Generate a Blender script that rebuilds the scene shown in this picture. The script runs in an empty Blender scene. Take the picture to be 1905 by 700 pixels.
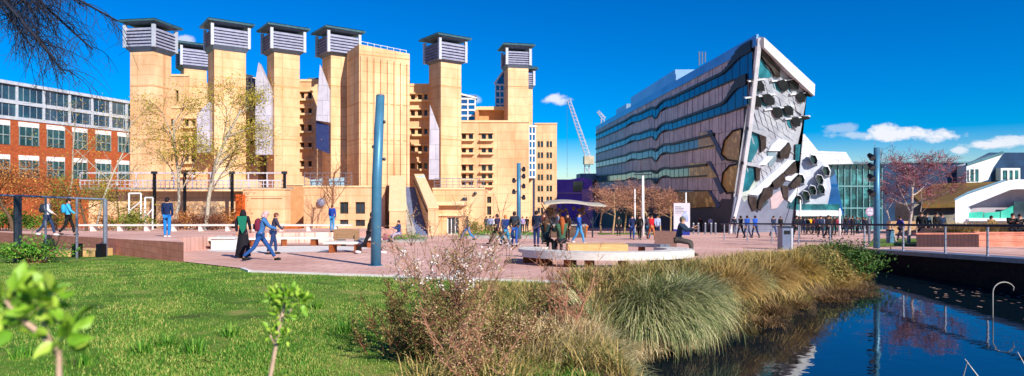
import bpy, math, random
import numpy as np
from mathutils import Vector, Matrix
random.seed(7); RNG = np.random.default_rng(11)
S = bpy.context.scene
COL = S.collection
F = 1150.0
R = math.radians
def X(px, d): return (px - 952.5) / F * d
def Z(py, d): return (350.0 - py) / F * d
def P(px, py, d): return (X(px, d), d, Z(py, d))
def G(y):                       # height of the open ground, sloping gently away
    if y < 11.9: return -(1.5 + .033 * y)
    if y < 150: return -(1.25 + .054 * y)
    return -9.35
def TER(y): return G(y) + .6    # raised walk on the left

# ------------------------------------------------------------------ materials
def lin(c):
    if isinstance(c, str):
        c = [int(c[i:i+2], 16) / 255 for i in (1, 3, 5)]
        c = [v / 12.92 if v <= .04045 else ((v + .055) / 1.055) ** 2.4 for v in c]
    return (c[0], c[1], c[2], 1)
MATS = {}
def mat(name, c1, c2=None, scale=8.0, rough=.8, metal=0, bump=0, bscale=None, spec=.3, joints=None, c3=None, stretch=None, trans=0, emit=None, detail=4, jcol=None, jw=.02, isl=0):
    """noise-varied principled material; joints=(w,h,axis) draws panel or brick joints"""
    if name in MATS: return MATS[name]
    m = bpy.data.materials.new(name); m.use_nodes = True; MATS[name] = m
    nt = m.node_tree; N = nt.nodes; L = nt.links; b = N['Principled BSDF']
    b.inputs['Roughness'].default_value = rough; b.inputs['Metallic'].default_value = metal
    b.inputs['Specular IOR Level'].default_value = spec
    tc = N.new('ShaderNodeTexCoord'); vec = tc.outputs['Object']
    if stretch:
        mp = N.new('ShaderNodeMapping'); mp.inputs['Scale'].default_value = stretch
        L.new(vec, mp.inputs['Vector']); nvec = mp.outputs['Vector']
    else: nvec = vec
    no = N.new('ShaderNodeTexNoise'); no.inputs['Scale'].default_value = scale; no.inputs['Detail'].default_value = detail
    no.inputs['Roughness'].default_value = .65
    L.new(nvec, no.inputs['Vector'])
    cr = N.new('ShaderNodeValToRGB'); cr.color_ramp.elements[0].position = .34; cr.color_ramp.elements[1].position = .66
    cr.color_ramp.elements[0].color = lin(c1); cr.color_ramp.elements[1].color = lin(c2 or c1)
    if c3:
        e = cr.color_ramp.elements.new(.5); e.color = lin(c3)
    fo = no.outputs['Fac']
    if isl:                       # each blade or leaf gets its own tone
        ge = N.new('ShaderNodeNewGeometry'); mr = N.new('ShaderNodeMapRange'); mr.inputs[3].default_value = .2; mr.inputs[4].default_value = .8
        L.new(ge.outputs['Random Per Island'], mr.inputs[0]); mf = N.new('ShaderNodeMix'); mf.inputs[0].default_value = isl
        L.new(fo, mf.inputs[2]); L.new(mr.outputs[0], mf.inputs[3]); fo = mf.outputs[0]
    L.new(fo, cr.inputs['Fac']); out = cr.outputs['Color']
    if joints:
        w, h, ax = joints
        sx = N.new('ShaderNodeSeparateXYZ'); L.new(vec, sx.inputs[0])
        cm = N.new('ShaderNodeCombineXYZ')
        a, c = {'xz': ('X', 'Z'), 'yz': ('Y', 'Z'), 'xy': ('X', 'Y')}[ax]
        L.new(sx.outputs[a], cm.inputs['X']); L.new(sx.outputs[c], cm.inputs['Y'])
        bt = N.new('ShaderNodeTexBrick'); bt.inputs['Scale'].default_value = 1
        bt.inputs['Brick Width'].default_value = w; bt.inputs['Row Height'].default_value = h
        bt.inputs['Mortar Size'].default_value = jw; bt.inputs['Mortar Smooth'].default_value = .3
        bt.inputs['Color1'].default_value = (1, 1, 1, 1); bt.inputs['Color2'].default_value = (.86, .86, .86, 1)
        bt.inputs['Mortar'].default_value = jcol or (.55, .55, .55, 1)
        bt.offset = .5 if w < 3 * h and w < 2 else 0
        L.new(cm.outputs[0], bt.inputs['Vector'])
        mx = N.new('ShaderNodeMix'); mx.data_type = 'RGBA'; mx.blend_type = 'MULTIPLY'; mx.inputs[0].default_value = 1
        L.new(out, mx.inputs[6]); L.new(bt.outputs['Color'], mx.inputs[7]); out = mx.outputs[2]
    L.new(out, b.inputs['Base Color'])
    if bump:
        n2 = N.new('ShaderNodeTexNoise'); n2.inputs['Scale'].default_value = bscale or scale * 4; n2.inputs['Detail'].default_value = 6
        L.new(nvec, n2.inputs['Vector'])
        bp = N.new('ShaderNodeBump'); bp.inputs['Strength'].default_value = bump; bp.inputs['Distance'].default_value = .05
        L.new(n2.outputs['Fac'], bp.inputs['Height']); L.new(bp.outputs['Normal'], b.inputs['Normal'])
    if emit:
        b.inputs['Emission Color'].default_value = lin(emit[0]); b.inputs['Emission Strength'].default_value = emit[1]
    return m

# ------------------------------------------------------------------ mesh builder
class MB:
    def __init__(s): s.v = []; s.f = []; s.m = []; s.mi = 0
    def add(s, vs, fs):
        o = len(s.v); s.v.extend(vs)
        for f in fs: s.f.append(tuple(i + o for i in f)); s.m.append(s.mi)
    def quad(s, a, b, c, d): s.add([a, b, c, d], [(0, 1, 2, 3)])
    def poly(s, pts): s.add(list(pts), [tuple(range(len(pts)))])
    def box(s, x0, x1, y0, y1, z0, z1):
        s.add([(x0,y0,z0),(x1,y0,z0),(x1,y1,z0),(x0,y1,z0),(x0,y0,z1),(x1,y0,z1),(x1,y1,z1),(x0,y1,z1)],
              [(0,3,2,1),(4,5,6,7),(0,1,5,4),(1,2,6,5),(2,3,7,6),(3,0,4,7)])
    def obox(s, c, dx, dy, dz, a=0, z0=None):
        """box centred on c=(x,y,z) (z is the bottom), half sizes dx, dy, height dz, turned by a"""
        ca, sa = math.cos(a), math.sin(a); vs = []
        for zz in (c[2], c[2] + dz):
            for (u, w) in ((-dx,-dy),(dx,-dy),(dx,dy),(-dx,dy)):
                vs.append((c[0] + u*ca - w*sa, c[1] + u*sa + w*ca, zz))
        s.add(vs, [(0,3,2,1),(4,5,6,7),(0,1,5,4),(1,2,6,5),(2,3,7,6),(3,0,4,7)])
    def frustum(s, c, r0, r1, dz, a=0):
        """square frustum half widths r0 (bottom) r1 (top)"""
        ca, sa = math.cos(a), math.sin(a); vs = []
        for zz, r in ((c[2], r0), (c[2] + dz, r1)):
            for (u, w) in ((-r,-r),(r,-r),(r,r),(-r,r)):
                vs.append((c[0] + u*ca - w*sa, c[1] + u*sa + w*ca, zz))
        s.add(vs, [(0,3,2,1),(4,5,6,7),(0,1,5,4),(1,2,6,5),(2,3,7,6),(3,0,4,7)])
    def prism(s, pts, ext):
        """polygon pts (3-D) extruded by vector ext"""
        n = len(pts); q = [tuple(p[i] + ext[i] for i in range(3)) for p in pts]
        s.add(list(pts) + q, [tuple(range(n)), tuple(range(2*n-1, n-1, -1))] + [(i, i+n, (i+1) % n + n, (i+1) % n) for i in range(n)])
    def tube(s, pts, rs, n=6, cap=True):
        if not isinstance(rs, (list, tuple)): rs = [rs] * len(pts)
        P_ = [Vector(p) for p in pts]; o = len(s.v)
        for i, p in enumerate(P_):
            t = (P_[min(i+1, len(P_)-1)] - P_[max(i-1, 0)])
            if t.length < 1e-9: t = Vector((0,0,1))
            t.normalize(); a = t.orthogonal().normalized() if i == 0 else (pa - t * pa.dot(t)).normalized()
            pa = a; b = t.cross(a)
            for k in range(n):
                g = 2*math.pi*k/n
                s.v.append(tuple(p + (a*math.cos(g) + b*math.sin(g)) * rs[i]))
        for i in range(len(P_)-1):
            for k in range(n):
                s.f.append((o+i*n+k, o+i*n+(k+1) % n, o+(i+1)*n+(k+1) % n, o+(i+1)*n+k)); s.m.append(s.mi)
        if cap:
            s.f.append(tuple(o+k for k in range(n-1, -1, -1))); s.m.append(s.mi)
            s.f.append(tuple(o+(len(P_)-1)*n+k for k in range(n))); s.m.append(s.mi)
    def ball(s, c, r, nu=10, nv=7, sc=(1,1,1), zmin=-1.0):
        o = len(s.v); lo = math.asin(max(-1, zmin))
        for j in range(nv+1):
            ph = lo + (math.pi/2 - lo) * j / nv
            for i in range(nu):
                th = 2*math.pi*i/nu
                s.v.append((c[0]+r*sc[0]*math.cos(ph)*math.cos(th), c[1]+r*sc[1]*math.cos(ph)*math.sin(th), c[2]+r*sc[2]*math.sin(ph)))
        for j in range(nv):
            for i in range(nu):
                s.f.append((o+j*nu+i, o+j*nu+(i+1) % nu, o+(j+1)*nu+(i+1) % nu, o+(j+1)*nu+i)); s.m.append(s.mi)
    def build(s, name, parent=None, mats=None, smooth=False, local=False):
        base = Vector((0,0,0))
        if parent is not None and not local:
            q = parent
            while q: base += q.location; q = q.parent
        me = bpy.data.meshes.new(name)
        vs = s.v if (parent is None or local) else [(v[0]-base.x, v[1]-base.y, v[2]-base.z) for v in s.v]
        me.from_pydata(vs, [], s.f)
        if not isinstance(mats, (list, tuple)): mats = [mats]
        for m in mats: me.materials.append(m)
        if len(mats) > 1: me.polygons.foreach_set('material_index', s.m)
        if smooth: me.polygons.foreach_set('use_smooth', [True]*len(s.f))
        me.update()
        o = bpy.data.objects.new(name, me); COL.objects.link(o)
        if parent is not None: o.parent = parent
        return o
def tag(o, label=None, cat=None, group=None, kind=None):
    if label: o['label'] = label
    if cat: o['category'] = cat
    if group: o['group'] = group
    if kind: o['kind'] = kind
    return o
def thing(name, label, cat, loc=(0,0,0), group=None, rz=0):
    o = bpy.data.objects.new(name, None); COL.objects.link(o); o.location = loc; o.rotation_euler = (0,0,rz)
    o.empty_display_size = .2
    return tag(o, label, cat, group)
def copy_tree(o, parent=None):
    c = o.copy(); COL.objects.link(c); c.parent = parent
    for ch in list(o.children): copy_tree(ch, c)
    return c
def npmesh(name, V, Fq, mats, parent=None, smooth=False):
    """fast mesh from numpy arrays; Fq is (n,k) index array"""
    me = bpy.data.meshes.new(name); nV = len(V); n, k = Fq.shape
    if parent is not None:
        b = Vector((0,0,0)); q = parent
        while q: b += q.location; q = q.parent
        V = V - np.array(b)
    me.vertices.add(nV); me.vertices.foreach_set('co', np.ascontiguousarray(V, dtype=np.float32).ravel())
    me.loops.add(n*k); me.loops.foreach_set('vertex_index', np.ascontiguousarray(Fq, dtype=np.int32).ravel())
    me.polygons.add(n); me.polygons.foreach_set('loop_start', np.arange(0, n*k, k, dtype=np.int32))
    me.update(calc_edges=True)
    me.materials.append(mats)
    if smooth: me.polygons.foreach_set('use_smooth', np.ones(n, dtype=bool))
    o = bpy.data.objects.new(name, me); COL.objects.link(o)
    if parent is not None: o.parent = parent
    return o
def leaves_np(C, size, aspect=.5, up=.3):
    """one folded-quad leaf per centre in C"""
    n = len(C); d = RNG.normal(size=(n,3)); d /= np.linalg.norm(d, axis=1)[:,None]
    e = RNG.normal(size=(n,3)); e[:,2] += up; s = np.cross(d, e); s /= np.linalg.norm(s, axis=1)[:,None] + 1e-9
    sz = size * RNG.uniform(.6, 1.3, size=(n,1))
    V = np.stack([C - d*sz*.5, C + s*sz*aspect*.5, C + d*sz*.5, C - s*sz*aspect*.5], axis=1).reshape(-1, 3)
    return V, np.arange(n*4).reshape(-1, 4)
def blades_np(B, L, W, bend, dirs=None, seg=3, lean=.2, up=1.0):
    """arching blades: base B (n,3), length L, width W; returns verts, quads"""
    n = len(B)
    if dirs is None:
        a = RNG.uniform(0, 2*np.pi, n); dirs = np.stack([np.cos(a), np.sin(a), np.zeros(n)], 1)
    side = np.stack([-dirs[:,1], dirs[:,0], np.zeros(n)], 1)
    tw = RNG.normal(0, .5, (n,1)); side = side + dirs*tw; side /= np.linalg.norm(side, axis=1)[:,None]
    rows = []; p = B.copy(); th = lean * np.ones((n,1)) if np.isscalar(lean) else lean.reshape(-1,1)
    for i in range(seg+1):
        w = W.reshape(-1,1) * (1 - (i/seg)**1.6 * .92)
        rows.append(p - side*w*.5); rows.append(p + side*w*.5)
        a = th + bend.reshape(-1,1) * (i/seg)
        p = p + (dirs*np.sin(a) + np.array([0,0,1.0])*np.cos(a)*up) * (L.reshape(-1,1)/seg)
    V = np.stack(rows, axis=1); k = 2*(seg+1)
    base = (np.arange(n)*k)[:,None]
    q = np.concatenate([base + np.array([[2*i, 2*i+1, 2*i+3, 2*i+2]]) for i in range(seg)], axis=0)
    return V.reshape(-1,3), q

# common materials
M = {}
M['brick'] = mat('buff_brick', '#d4a478', '#eecda2', .45, .9, bump=.2, bscale=12, c3='#e3b88e', detail=12, stretch=(1,1,.35), joints=(2.4, 1.2, 'xz'), jw=.045, jcol=(.74,.68,.62,1))
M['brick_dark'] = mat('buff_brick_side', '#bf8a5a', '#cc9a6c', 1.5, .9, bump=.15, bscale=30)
M['stone'] = mat('buff_coping', '#dcb98a', '#e6c9a0', 3, .8)
M['glass'] = mat('window_glass', '#10222c', '#2c4250', .6, .08, spec=.8)
M['glassblue'] = mat('blue_glass', '#07407a', '#0e5f9c', .25, .06, spec=1.0)
M['frame'] = mat('dark_window_frame', '#3a3228', '#4a4034', 5, .6)
M['white'] = mat('white_paint', '#d9dadc', '#e6e6e6', 3, .5)
M['louvre'] = mat('grey_louvre', '#888aa2', '#a0a2b8', 2, .5, metal=.1)
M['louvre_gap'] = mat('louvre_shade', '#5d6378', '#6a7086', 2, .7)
M['capgrey'] = mat('slate_cap', '#5c6a80', '#6d7a90', 2, .5, metal=.3)
M['roofteal'] = mat('zinc_roof', '#456a78', '#5a8290', 2, .45, metal=.3)
M['lav'] = mat('pale_grey_mesh', '#b9b4c2', '#cbc6d2', 1, .7, joints=(1.2, 1.8, 'xz'), jw=.03)
M['steel'] = mat('galvanised_steel', '#7d8494', '#9298a6', 6, .45, metal=.6)
M['dsteel'] = mat('dark_steel', '#2c3440', '#38414e', 6, .5, metal=.5)
M['polebl'] = mat('blue_grey_pole', '#3f7390', '#4a80a0', 3, .4, metal=.2)
M['conc'] = mat('concrete', '#8c8a86', '#a5a29c', 2, .9, bump=.2)
M['timber'] = mat('weathered_timber', '#c2bcb6', '#e0dad2', 6, .7, stretch=(1,1,8), bump=.2)
M['timberw'] = mat('pale_timber', '#c29a62', '#dcb67c', 5, .7, stretch=(.6,4,6), bump=.1)
M['corten'] = mat('rusty_steel', '#7a3f20', '#94502a', 8, .8, bump=.2)
M['redbrick'] = mat('red_brick', '#96482a', '#b05c34', 4, .9, joints=(.45, .15, 'yz'), jw=.012, jcol=(.9,.8,.7,1))
M['terrawall'] = mat('pink_red_block', '#cc7c64', '#dc927c', 3, .9, bump=.15, joints=(.5, .22, 'xz'), jw=.008)
M['pave'] = mat('pink_paving', '#cc9c8e', '#eec4b6', .3, .85, bump=.08, bscale=20, c3='#ddb0a2', joints=(.84, .42, 'xy'), jw=.03, jcol=(.66,.6,.58,1), detail=12)
M['pave2'] = mat('pale_paving', '#d6cfca', '#e4dcd6', 1.5, .85)
M['bark'] = mat('bark', '#4c3a2c', '#6e5842', 12, .95, bump=.4)
M['birchbark'] = mat('birch_bark', '#b8ae9c', '#6c6254', 6, .9, c3='#a89e8c', stretch=(1,1,4))
M['twig'] = mat('twig_brown', '#6a4632', '#8a5c40', 10, .9)
M['twigred'] = mat('twig_red', '#96604a', '#bc8c70', 10, .9)
# ------------------------------------------------------------------ terrain
POND = [(1.8,11.0),(2.6,12.4),(3.85,13.7),(5.7,15.7),(7.9,17.8),(10.2,20.2),(12.8,23.0),(15.1,26.8),(16.15,26.6),(17.05,20.0),(18.95,5.6),(2.0,5.6)]
def pdist(x, y):
    """distance to the pond outline, negative inside"""
    ins = False; best = 1e9; n = len(POND)
    for i in range(n):
        ax, ay = POND[i]; bx, by = POND[(i+1) % n]
        if (ay > y) != (by > y) and x < (bx-ax)*(y-ay)/(by-ay)+ax: ins = not ins
        dx, dy = bx-ax, by-ay; t = max(0, min(1, ((x-ax)*dx+(y-ay)*dy)/(dx*dx+dy*dy)))
        best = min(best, math.hypot(x-ax-t*dx, y-ay-t*dy))
    return -best if ins else best
def quay_side(x, y):            # right of the quay line
    return x > 15.95 + (26.6-y)*.1363 and y < 27.2
def hz(x, y):
    g = G(y) - .02
    if 0 < x < 22 and 2 < y < 32:
        D = pdist(x, y)
        if D < 0: return -3.55 - min(.8, -D*.8)
        if quay_side(x, y) : return g if D > .12 else -4.2
        return min(g, -3.55 + 1.9*D)
    return g
def grid_axis(lo, a, b, hi, st, k):
    fine = list(np.arange(a, b+1e-6, st)); out = [lo] + list(np.linspace(lo, a, k))[1:-1] + fine + list(np.linspace(b, hi, k))[1:]
    return out
xs = grid_axis(-900, -24, 20, 900, .25, 18); ys = grid_axis(-60, 0, 32, 1500, .25, 30)
ys = sorted(set([round(v, 4) for v in ys] + [150.0, 11.9]))
V = np.array([(x, y, hz(x, y) + (.02*math.sin(x*1.7+y*.6)*math.sin(y*1.3) if 2 < y < 15 and pdist(x, y) > 1.5 and abs(x) < 24 and G(y) > -2.2 and y < 11.5 else 0)) for y in ys for x in xs])
nx, ny = len(xs), len(ys); I = np.arange(nx*ny).reshape(ny, nx)
Fq = np.stack([I[:-1,:-1], I[:-1,1:], I[1:,1:], I[1:,:-1]], -1).reshape(-1, 4)
m_lawn = mat('lawn_soil_green', '#44541c', '#94904c', 1.3, .95, bump=.5, bscale=60, c3='#557c18', detail=10)
go_ = tag(npmesh('ground', V, Fq, m_lawn, smooth=True), 'green lawn ground sloping down to the pond bank', kind='structure')
go_.data.materials.append(mat('bank_soil', '#3a2c1c', '#5c4a30', 3, .95, bump=.6, bscale=20)); go_.data.materials.append(M['pave'])
cen = V[Fq].mean(axis=1); mi_ = np.zeros(len(Fq), dtype=np.int32)
for i_, (cx_, cy_, cz_) in enumerate(cen):
    if 0 < cx_ < 22 and 2 < cy_ < 32 and pdist(cx_, cy_) < 1.9 and cx_ > .3: mi_[i_] = 1
go_.data.polygons.foreach_set('material_index', mi_)

# pond water
w = MB()
w.poly([(x, y, -3.5) for x, y in [(1.2,4.9),(19.8,4.9),(16.9,27.2),(14.6,27.4),(12.2,23.6),(9.7,20.6),(7.4,18.2),(5.2,16.1),(3.3,14.1),(1.3,11.8)][::1]])
mw = bpy.data.materials.new('pond_water'); mw.use_nodes = True
b = mw.node_tree.nodes['Principled BSDF']; b.inputs['Base Color'].default_value = (.002,.010,.018,1); b.inputs['Roughness'].default_value = .015; b.inputs['IOR'].default_value = 2.0
b.inputs['Specular IOR Level'].default_value = .6
n1 = mw.node_tree.nodes.new('ShaderNodeTexNoise'); n1.inputs['Scale'].default_value = 1.6; n1.inputs['Detail'].default_value = 3
tcn = mw.node_tree.nodes.new('ShaderNodeTexCoord'); mw.node_tree.links.new(tcn.outputs['Object'], n1.inputs['Vector'])
bp = mw.node_tree.nodes.new('ShaderNodeBump'); bp.inputs['Strength'].default_value = .05; bp.inputs['Distance'].default_value = .1
mw.node_tree.links.new(n1.outputs['Fac'], bp.inputs['Height']); mw.node_tree.links.new(bp.outputs['Normal'], b.inputs['Normal'])
tag(w.build('water', None, mw), 'still dark blue pond water mirroring the sky', kind='structure')

# plaza sheet (one plane) with lawn edge in front
def sheet(name, pts, m, dz, zf=G, label=None, dirt=None):
    q = MB(); q.poly([(x, y, zf(y) + dz) for x, y in pts]); return tag(q.build(name, None, m), label, kind='structure')
edge = [(-10.2,19.2),(-7.1,16.4),(-6.5,15.5),(-3.1,14.25),(0,13.15),(1.45,12.6),(3.2,14.35),(5.1,16.35),(7.3,18.45),(9.6,20.85),(12.1,23.6),(14.3,27.3),(16.3,27.5),(17.3,20.0),(18.9,8.0)]
right = [(60,8.0)]
sheet('plaza', edge + right + [(60,149.9),(-60,149.9),(-60,63)], M['pave'], .004, zf=lambda y: -(1.25+.054*y), label='pink block paved square sloping away from the lawn')
k = MB()   # pale kerb strip along the lawn
for (a, c) in zip(edge[1:5], edge[2:6]):
    dx, dy = c[0]-a[0], c[1]-a[1]; l = math.hypot(dx, dy); nx_, ny_ = dy/l*.11, -dx/l*.11
    if nx_ > 0 and ny_ > 0: nx_, ny_ = -nx_, -ny_
    z = lambda p: G(p[1])
    pts = [(a[0], a[1]), (c[0], c[1]), (c[0]+nx_, c[1]+ny_), (a[0]+nx_, a[1]+ny_)]
    k.prism([(p[0], p[1], G(max(p[1],12))-.1) for p in pts], (0,0,.125))
tag(k.build('kerb', None, M['pave2']), 'pale stone kerb between lawn and paving', kind='structure')
# raised walk on the left
tp = [(-10.2,19.2),(-13.6,25),(-14.6,35),(-10,37.4),(-9.6,58),(-62,64.4)]
tb = MB(); n = len(tp)
tb.poly([(x, y, TER(y)) for x, y in tp])
tb.mi = 1
for i in range(n):
    a = tp[i]; c = tp[(i+1) % n]; tb.mi = 0 if i in (1,2,3) else 1
    tb.quad((a[0],a[1],G(a[1])-.3),(c[0],c[1],G(c[1])-.3),(c[0],c[1],TER(c[1])-.003),(a[0],a[1],TER(a[1])-.003))
tag(tb.build('path', None, [M['pave'], M['terrawall']]), 'raised pink walkway with a red block retaining edge', kind='structure')
# quay wall with coping and steel edge
q = thing('quay_wall', 'dark brick pond wall with grey steel edge under the railing', 'wall', (15.6, 26.4, -3.5))
qm = MB(); A = (15.95, 27.3); B_ = (18.9, 5.8)
ux, uy = B_[0]-A[0], B_[1]-A[1]; ql = math.hypot(ux, uy); ux /= ql; uy /= ql; nxq, nyq = -uy, ux   # towards +x
def qp(t, o, z): return (A[0]+ux*t+nxq*o, A[1]+uy*t+nyq*o, z)
for i in range(8):
    t0, t1 = ql*i/8, ql*(i+1)/8
    def zt(t): return G(A[1]+uy*t) if A[1]+uy*t > 12 else -1.9
    for o0, o1, dz0, dz1, mi in ((0, .5, None, -.14, 0), (-.12, .9, -.14, .02, 1)):
        qm.mi = mi
        zb0 = -4.4 if dz0 is None else zt(t0)+dz0; zb1 = -4.4 if dz0 is None else zt(t1)+dz0
        c = [qp(t0,o0,zb0), qp(t1,o0,zb1), qp(t1,o1,zb1), qp(t0,o1,zb0), qp(t0,o0,zt(t0)+dz1), qp(t1,o0,zt(t1)+dz1), qp(t1,o1,zt(t1)+dz1), qp(t0,o1,zt(t0)+dz1)]
        qm.add(c, [(0,3,2,1),(4,5,6,7),(0,1,5,4),(1,2,6,5),(2,3,7,6),(3,0,4,7)])
M['qbrick'] = mat('dark_wet_brick', '#2c1a16', '#4a2a20', 5, .9, joints=(.3,.09,'yz'), jw=.01)
w1 = MB(); w2 = MB()
for f, mi in zip(qm.f, qm.m): (w1 if mi == 0 else w2).f.append(f); (w1 if mi == 0 else w2).m.append(0)
w1.v = qm.v; w2.v = qm.v
w1.build('wall', q, M['qbrick']); w2.build('coping', q, M['steel'])
# end return of the quay towards the bank
r_ = MB(); r_.box(14.6, 16.1, 27.25, 27.6, -4.3, G(27.5)+.02); r_.build('wall_return', q, M['qbrick'])

# floating leaves on the pond
C = np.stack([RNG.uniform(11, 18, 900), RNG.uniform(12, 22, 900), np.full(900, -3.494)], 1)
keep = np.array([(17.05-(c[0]) + (20-c[1])*.136) < RNG.exponential(1.4)+.15 and (17.05-(c[0]) + (20-c[1])*.136) > .2 for c in C]); C = C[keep]
a = RNG.uniform(0, 6.28, len(C)); s = RNG.uniform(.05, .12, len(C))
dv = np.stack([np.cos(a), np.sin(a), np.zeros(len(C))], 1)*s[:,None]; sv = np.stack([-np.sin(a), np.cos(a), np.zeros(len(C))], 1)*s[:,None]*.6
Vl = np.stack([C-dv, C+sv, C+dv, C-sv], 1).reshape(-1,3)
tag(npmesh('floating_leaves', Vl, np.arange(len(Vl)).reshape(-1,4), mat('dead_leaf', '#7a5040', '#b8a090', 20, .8)), 'scattered brown leaves floating by the quay wall', 'leaves', kind='stuff')

# lawn blades, near part of the lawn only
def in_lawn(x, y):
    # polyline edge of paving
    e = [(-30,38.5)] + edge[:6] + [(2.4,12.2)]
    for (a, c) in zip(e[:-1], e[1:]):
        if a[0] <= x <= c[0]:
            return y < a[1] + (x-a[0])/(c[0]-a[0])*(c[1]-a[1]) - .1
    return False
pts = []
rr = random.Random(5)
while len(pts) < 150000:
    y = 5.2 + 14.5*rr.random()**1.7; x = rr.uniform(-.86*y, min(.05+.22*y, 2.6))
    if not in_lawn(x, y): continue
    if x > 0 and pdist(x, y) < 1.2: continue
    nz_ = math.sin(x*1.9+2*math.sin(y*1.1))*math.sin(y*2.3+x*.7)+.5*math.sin(x*5.1+y*3.7)
    if nz_ > .7 and rr.random() < .8: continue
    pts.append((x, y, G(y)-.02))
Bp = np.array(pts); n = len(Bp)
clump = .5+.5*np.sin(Bp[:,0]*2.1+1.3*np.sin(Bp[:,1]*1.7))*np.sin(Bp[:,1]*2.7+Bp[:,0]*.8)
Ln = RNG.uniform(.012, .036, n)*(1+.5*clump); 
Vb, Fb = blades_np(Bp, Ln, RNG.uniform(.006, .014, n), RNG.uniform(.2, 1.2, n), seg=1, lean=RNG.uniform(.1, .8, n))
m_blade = mat('grass_blade', '#2a5e14', '#aca85c', .6, .6, c3='#548628', detail=12, spec=.2, isl=.5)
tag(npmesh('lawn_grass', Vb, Fb, m_blade), 'short bright green turf of the foreground lawn', 'grass', kind='stuff')
# ------------------------------------------------------------------ buildings
def wall_open(mb, x0, x1, y, z0, z1, ops, rd=.35, back=None, top=True):
    """frontal wall at depth y with recessed openings (x0,x1,z0,z1); optional body back to depth `back`"""
    gx = sorted({x0, x1, *[v for o in ops for v in (o[0], o[1])]}); gz = sorted({z0, z1, *[v for o in ops for v in (o[2], o[3])]})
    for i in range(len(gx)-1):
        for j in range(len(gz)-1):
            cx, cz = (gx[i]+gx[i+1])/2, (gz[j]+gz[j+1])/2
            if any(o[0] < cx < o[1] and o[2] < cz < o[3] for o in ops): continue
            mb.quad((gx[i],y,gz[j]),(gx[i+1],y,gz[j]),(gx[i+1],y,gz[j+1]),(gx[i],y,gz[j+1]))
    for (a, c, e, g) in ops:
        mb.quad((a,y,e),(a,y+rd,e),(a,y+rd,g),(a,y,g)); mb.quad((c,y,e),(c,y,g),(c,y+rd,g),(c,y+rd,e))
        mb.quad((a,y,e),(c,y,e),(c,y+rd,e),(a,y+rd,e)); mb.quad((a,y,g),(a,y+rd,g),(c,y+rd,g),(c,y,g))
        mb.quad((a,y+rd,e),(c,y+rd,e),(c,y+rd,g),(a,y+rd,g))
    if back:
        mb.quad((x0,y,z0),(x0,y,z1),(x0,back,z1),(x0,back,z0)); mb.quad((x1,y,z0),(x1,back,z0),(x1,back,z1),(x1,y,z1))
        mb.quad((x0,back,z0),(x0,back,z1),(x1,back,z1),(x1,back,z0))
        if top: mb.quad((x0,y,z1),(x1,y,z1),(x1,back,z1),(x0,back,z1))
def window(par, o, y, rd=.35, mull=1, gm=None, fm=None, t=.07, sill=True):
    """a framed window set in opening o: frame mesh, its pane a child"""
    a, c, e, g = o; f = MB(); yy = y+rd-.12
    for (p, q_, r_, s_) in ((a,a+t,e,g),(c-t,c,e,g),(a+t,c-t,e,e+t),(a+t,c-t,g-t,g)): f.box(p,q_,yy,yy+.08,r_,s_)
    for i in range(1, mull+1):
        xm = a+(c-a)*i/(mull+1); f.box(xm-t/2, xm+t/2, yy, yy+.08, e+t, g-t)
    wo = f.build('window', par, fm or M['frame'])
    p = MB(); p.quad((a+.01,yy+.06,e+.01),(c-.01,yy+.06,e+.01),(c-.01,yy+.06,g-.01),(a+.01,yy+.06,g-.01))
    p.build('pane', wo, gm or M['glass']); return wo
def section(par, px0, px1, pytop, d, rows, cols, back=10, pybot=None, ledges=True, wallname='wall', m=None):
    ops = []
    for (ya, yb) in rows:
        for (xa, xb) in cols: ops.append((X(xa,d), X(xb,d), Z(yb,d), Z(ya,d)))
    zb = G(d)-.5 if pybot is None else Z(pybot, d)
    mb = MB(); wall_open(mb, X(px0,d), X(px1,d), d, zb, Z(pytop,d), ops, .5, d+back)
    mb.mi = 1; mb.box(X(px0,d)-.05, X(px1,d)+.05, d-.12, d+.5, Z(pytop,d)-.002, Z(pytop,d)+.28)
    if ledges:                       # projecting window shelves
        for (ya, yb) in rows:
            g0 = 0
            xsr = sorted(cols); grp = [[xsr[0]]]
            for cc in xsr[1:]:
                if cc[0]-grp[-1][-1][1] > 12: grp.append([cc])
                else: grp[-1].append(cc)
            for gr in grp:
                xa, xb = X(gr[0][0]-3, d), X(gr[-1][1]+3, d)
                mb.box(xa, xb, d-.55, d-.002, Z(yb,d)-.28, Z(yb,d)-.03)
                if g0 == 0: mb.box(xa, xb, d-.35, d-.002, Z(ya,d)+.06, Z(ya,d)+.2)
    wl = mb.build(wallname, par, [m or M['brick'], M['stone']])
    for o in ops: window(par, o, d, .5, 1)
    return wl
LB = (X(640,78), 80, G(80))
lib = thing('library_building', 'buff brick library with tall square ventilation towers under grey louvred caps', 'library', LB)
YR = R(37)
M['steelpost'] = mat('pale_cap_post', '#a8aebc', '#b8becb', 2, .5)
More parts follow.
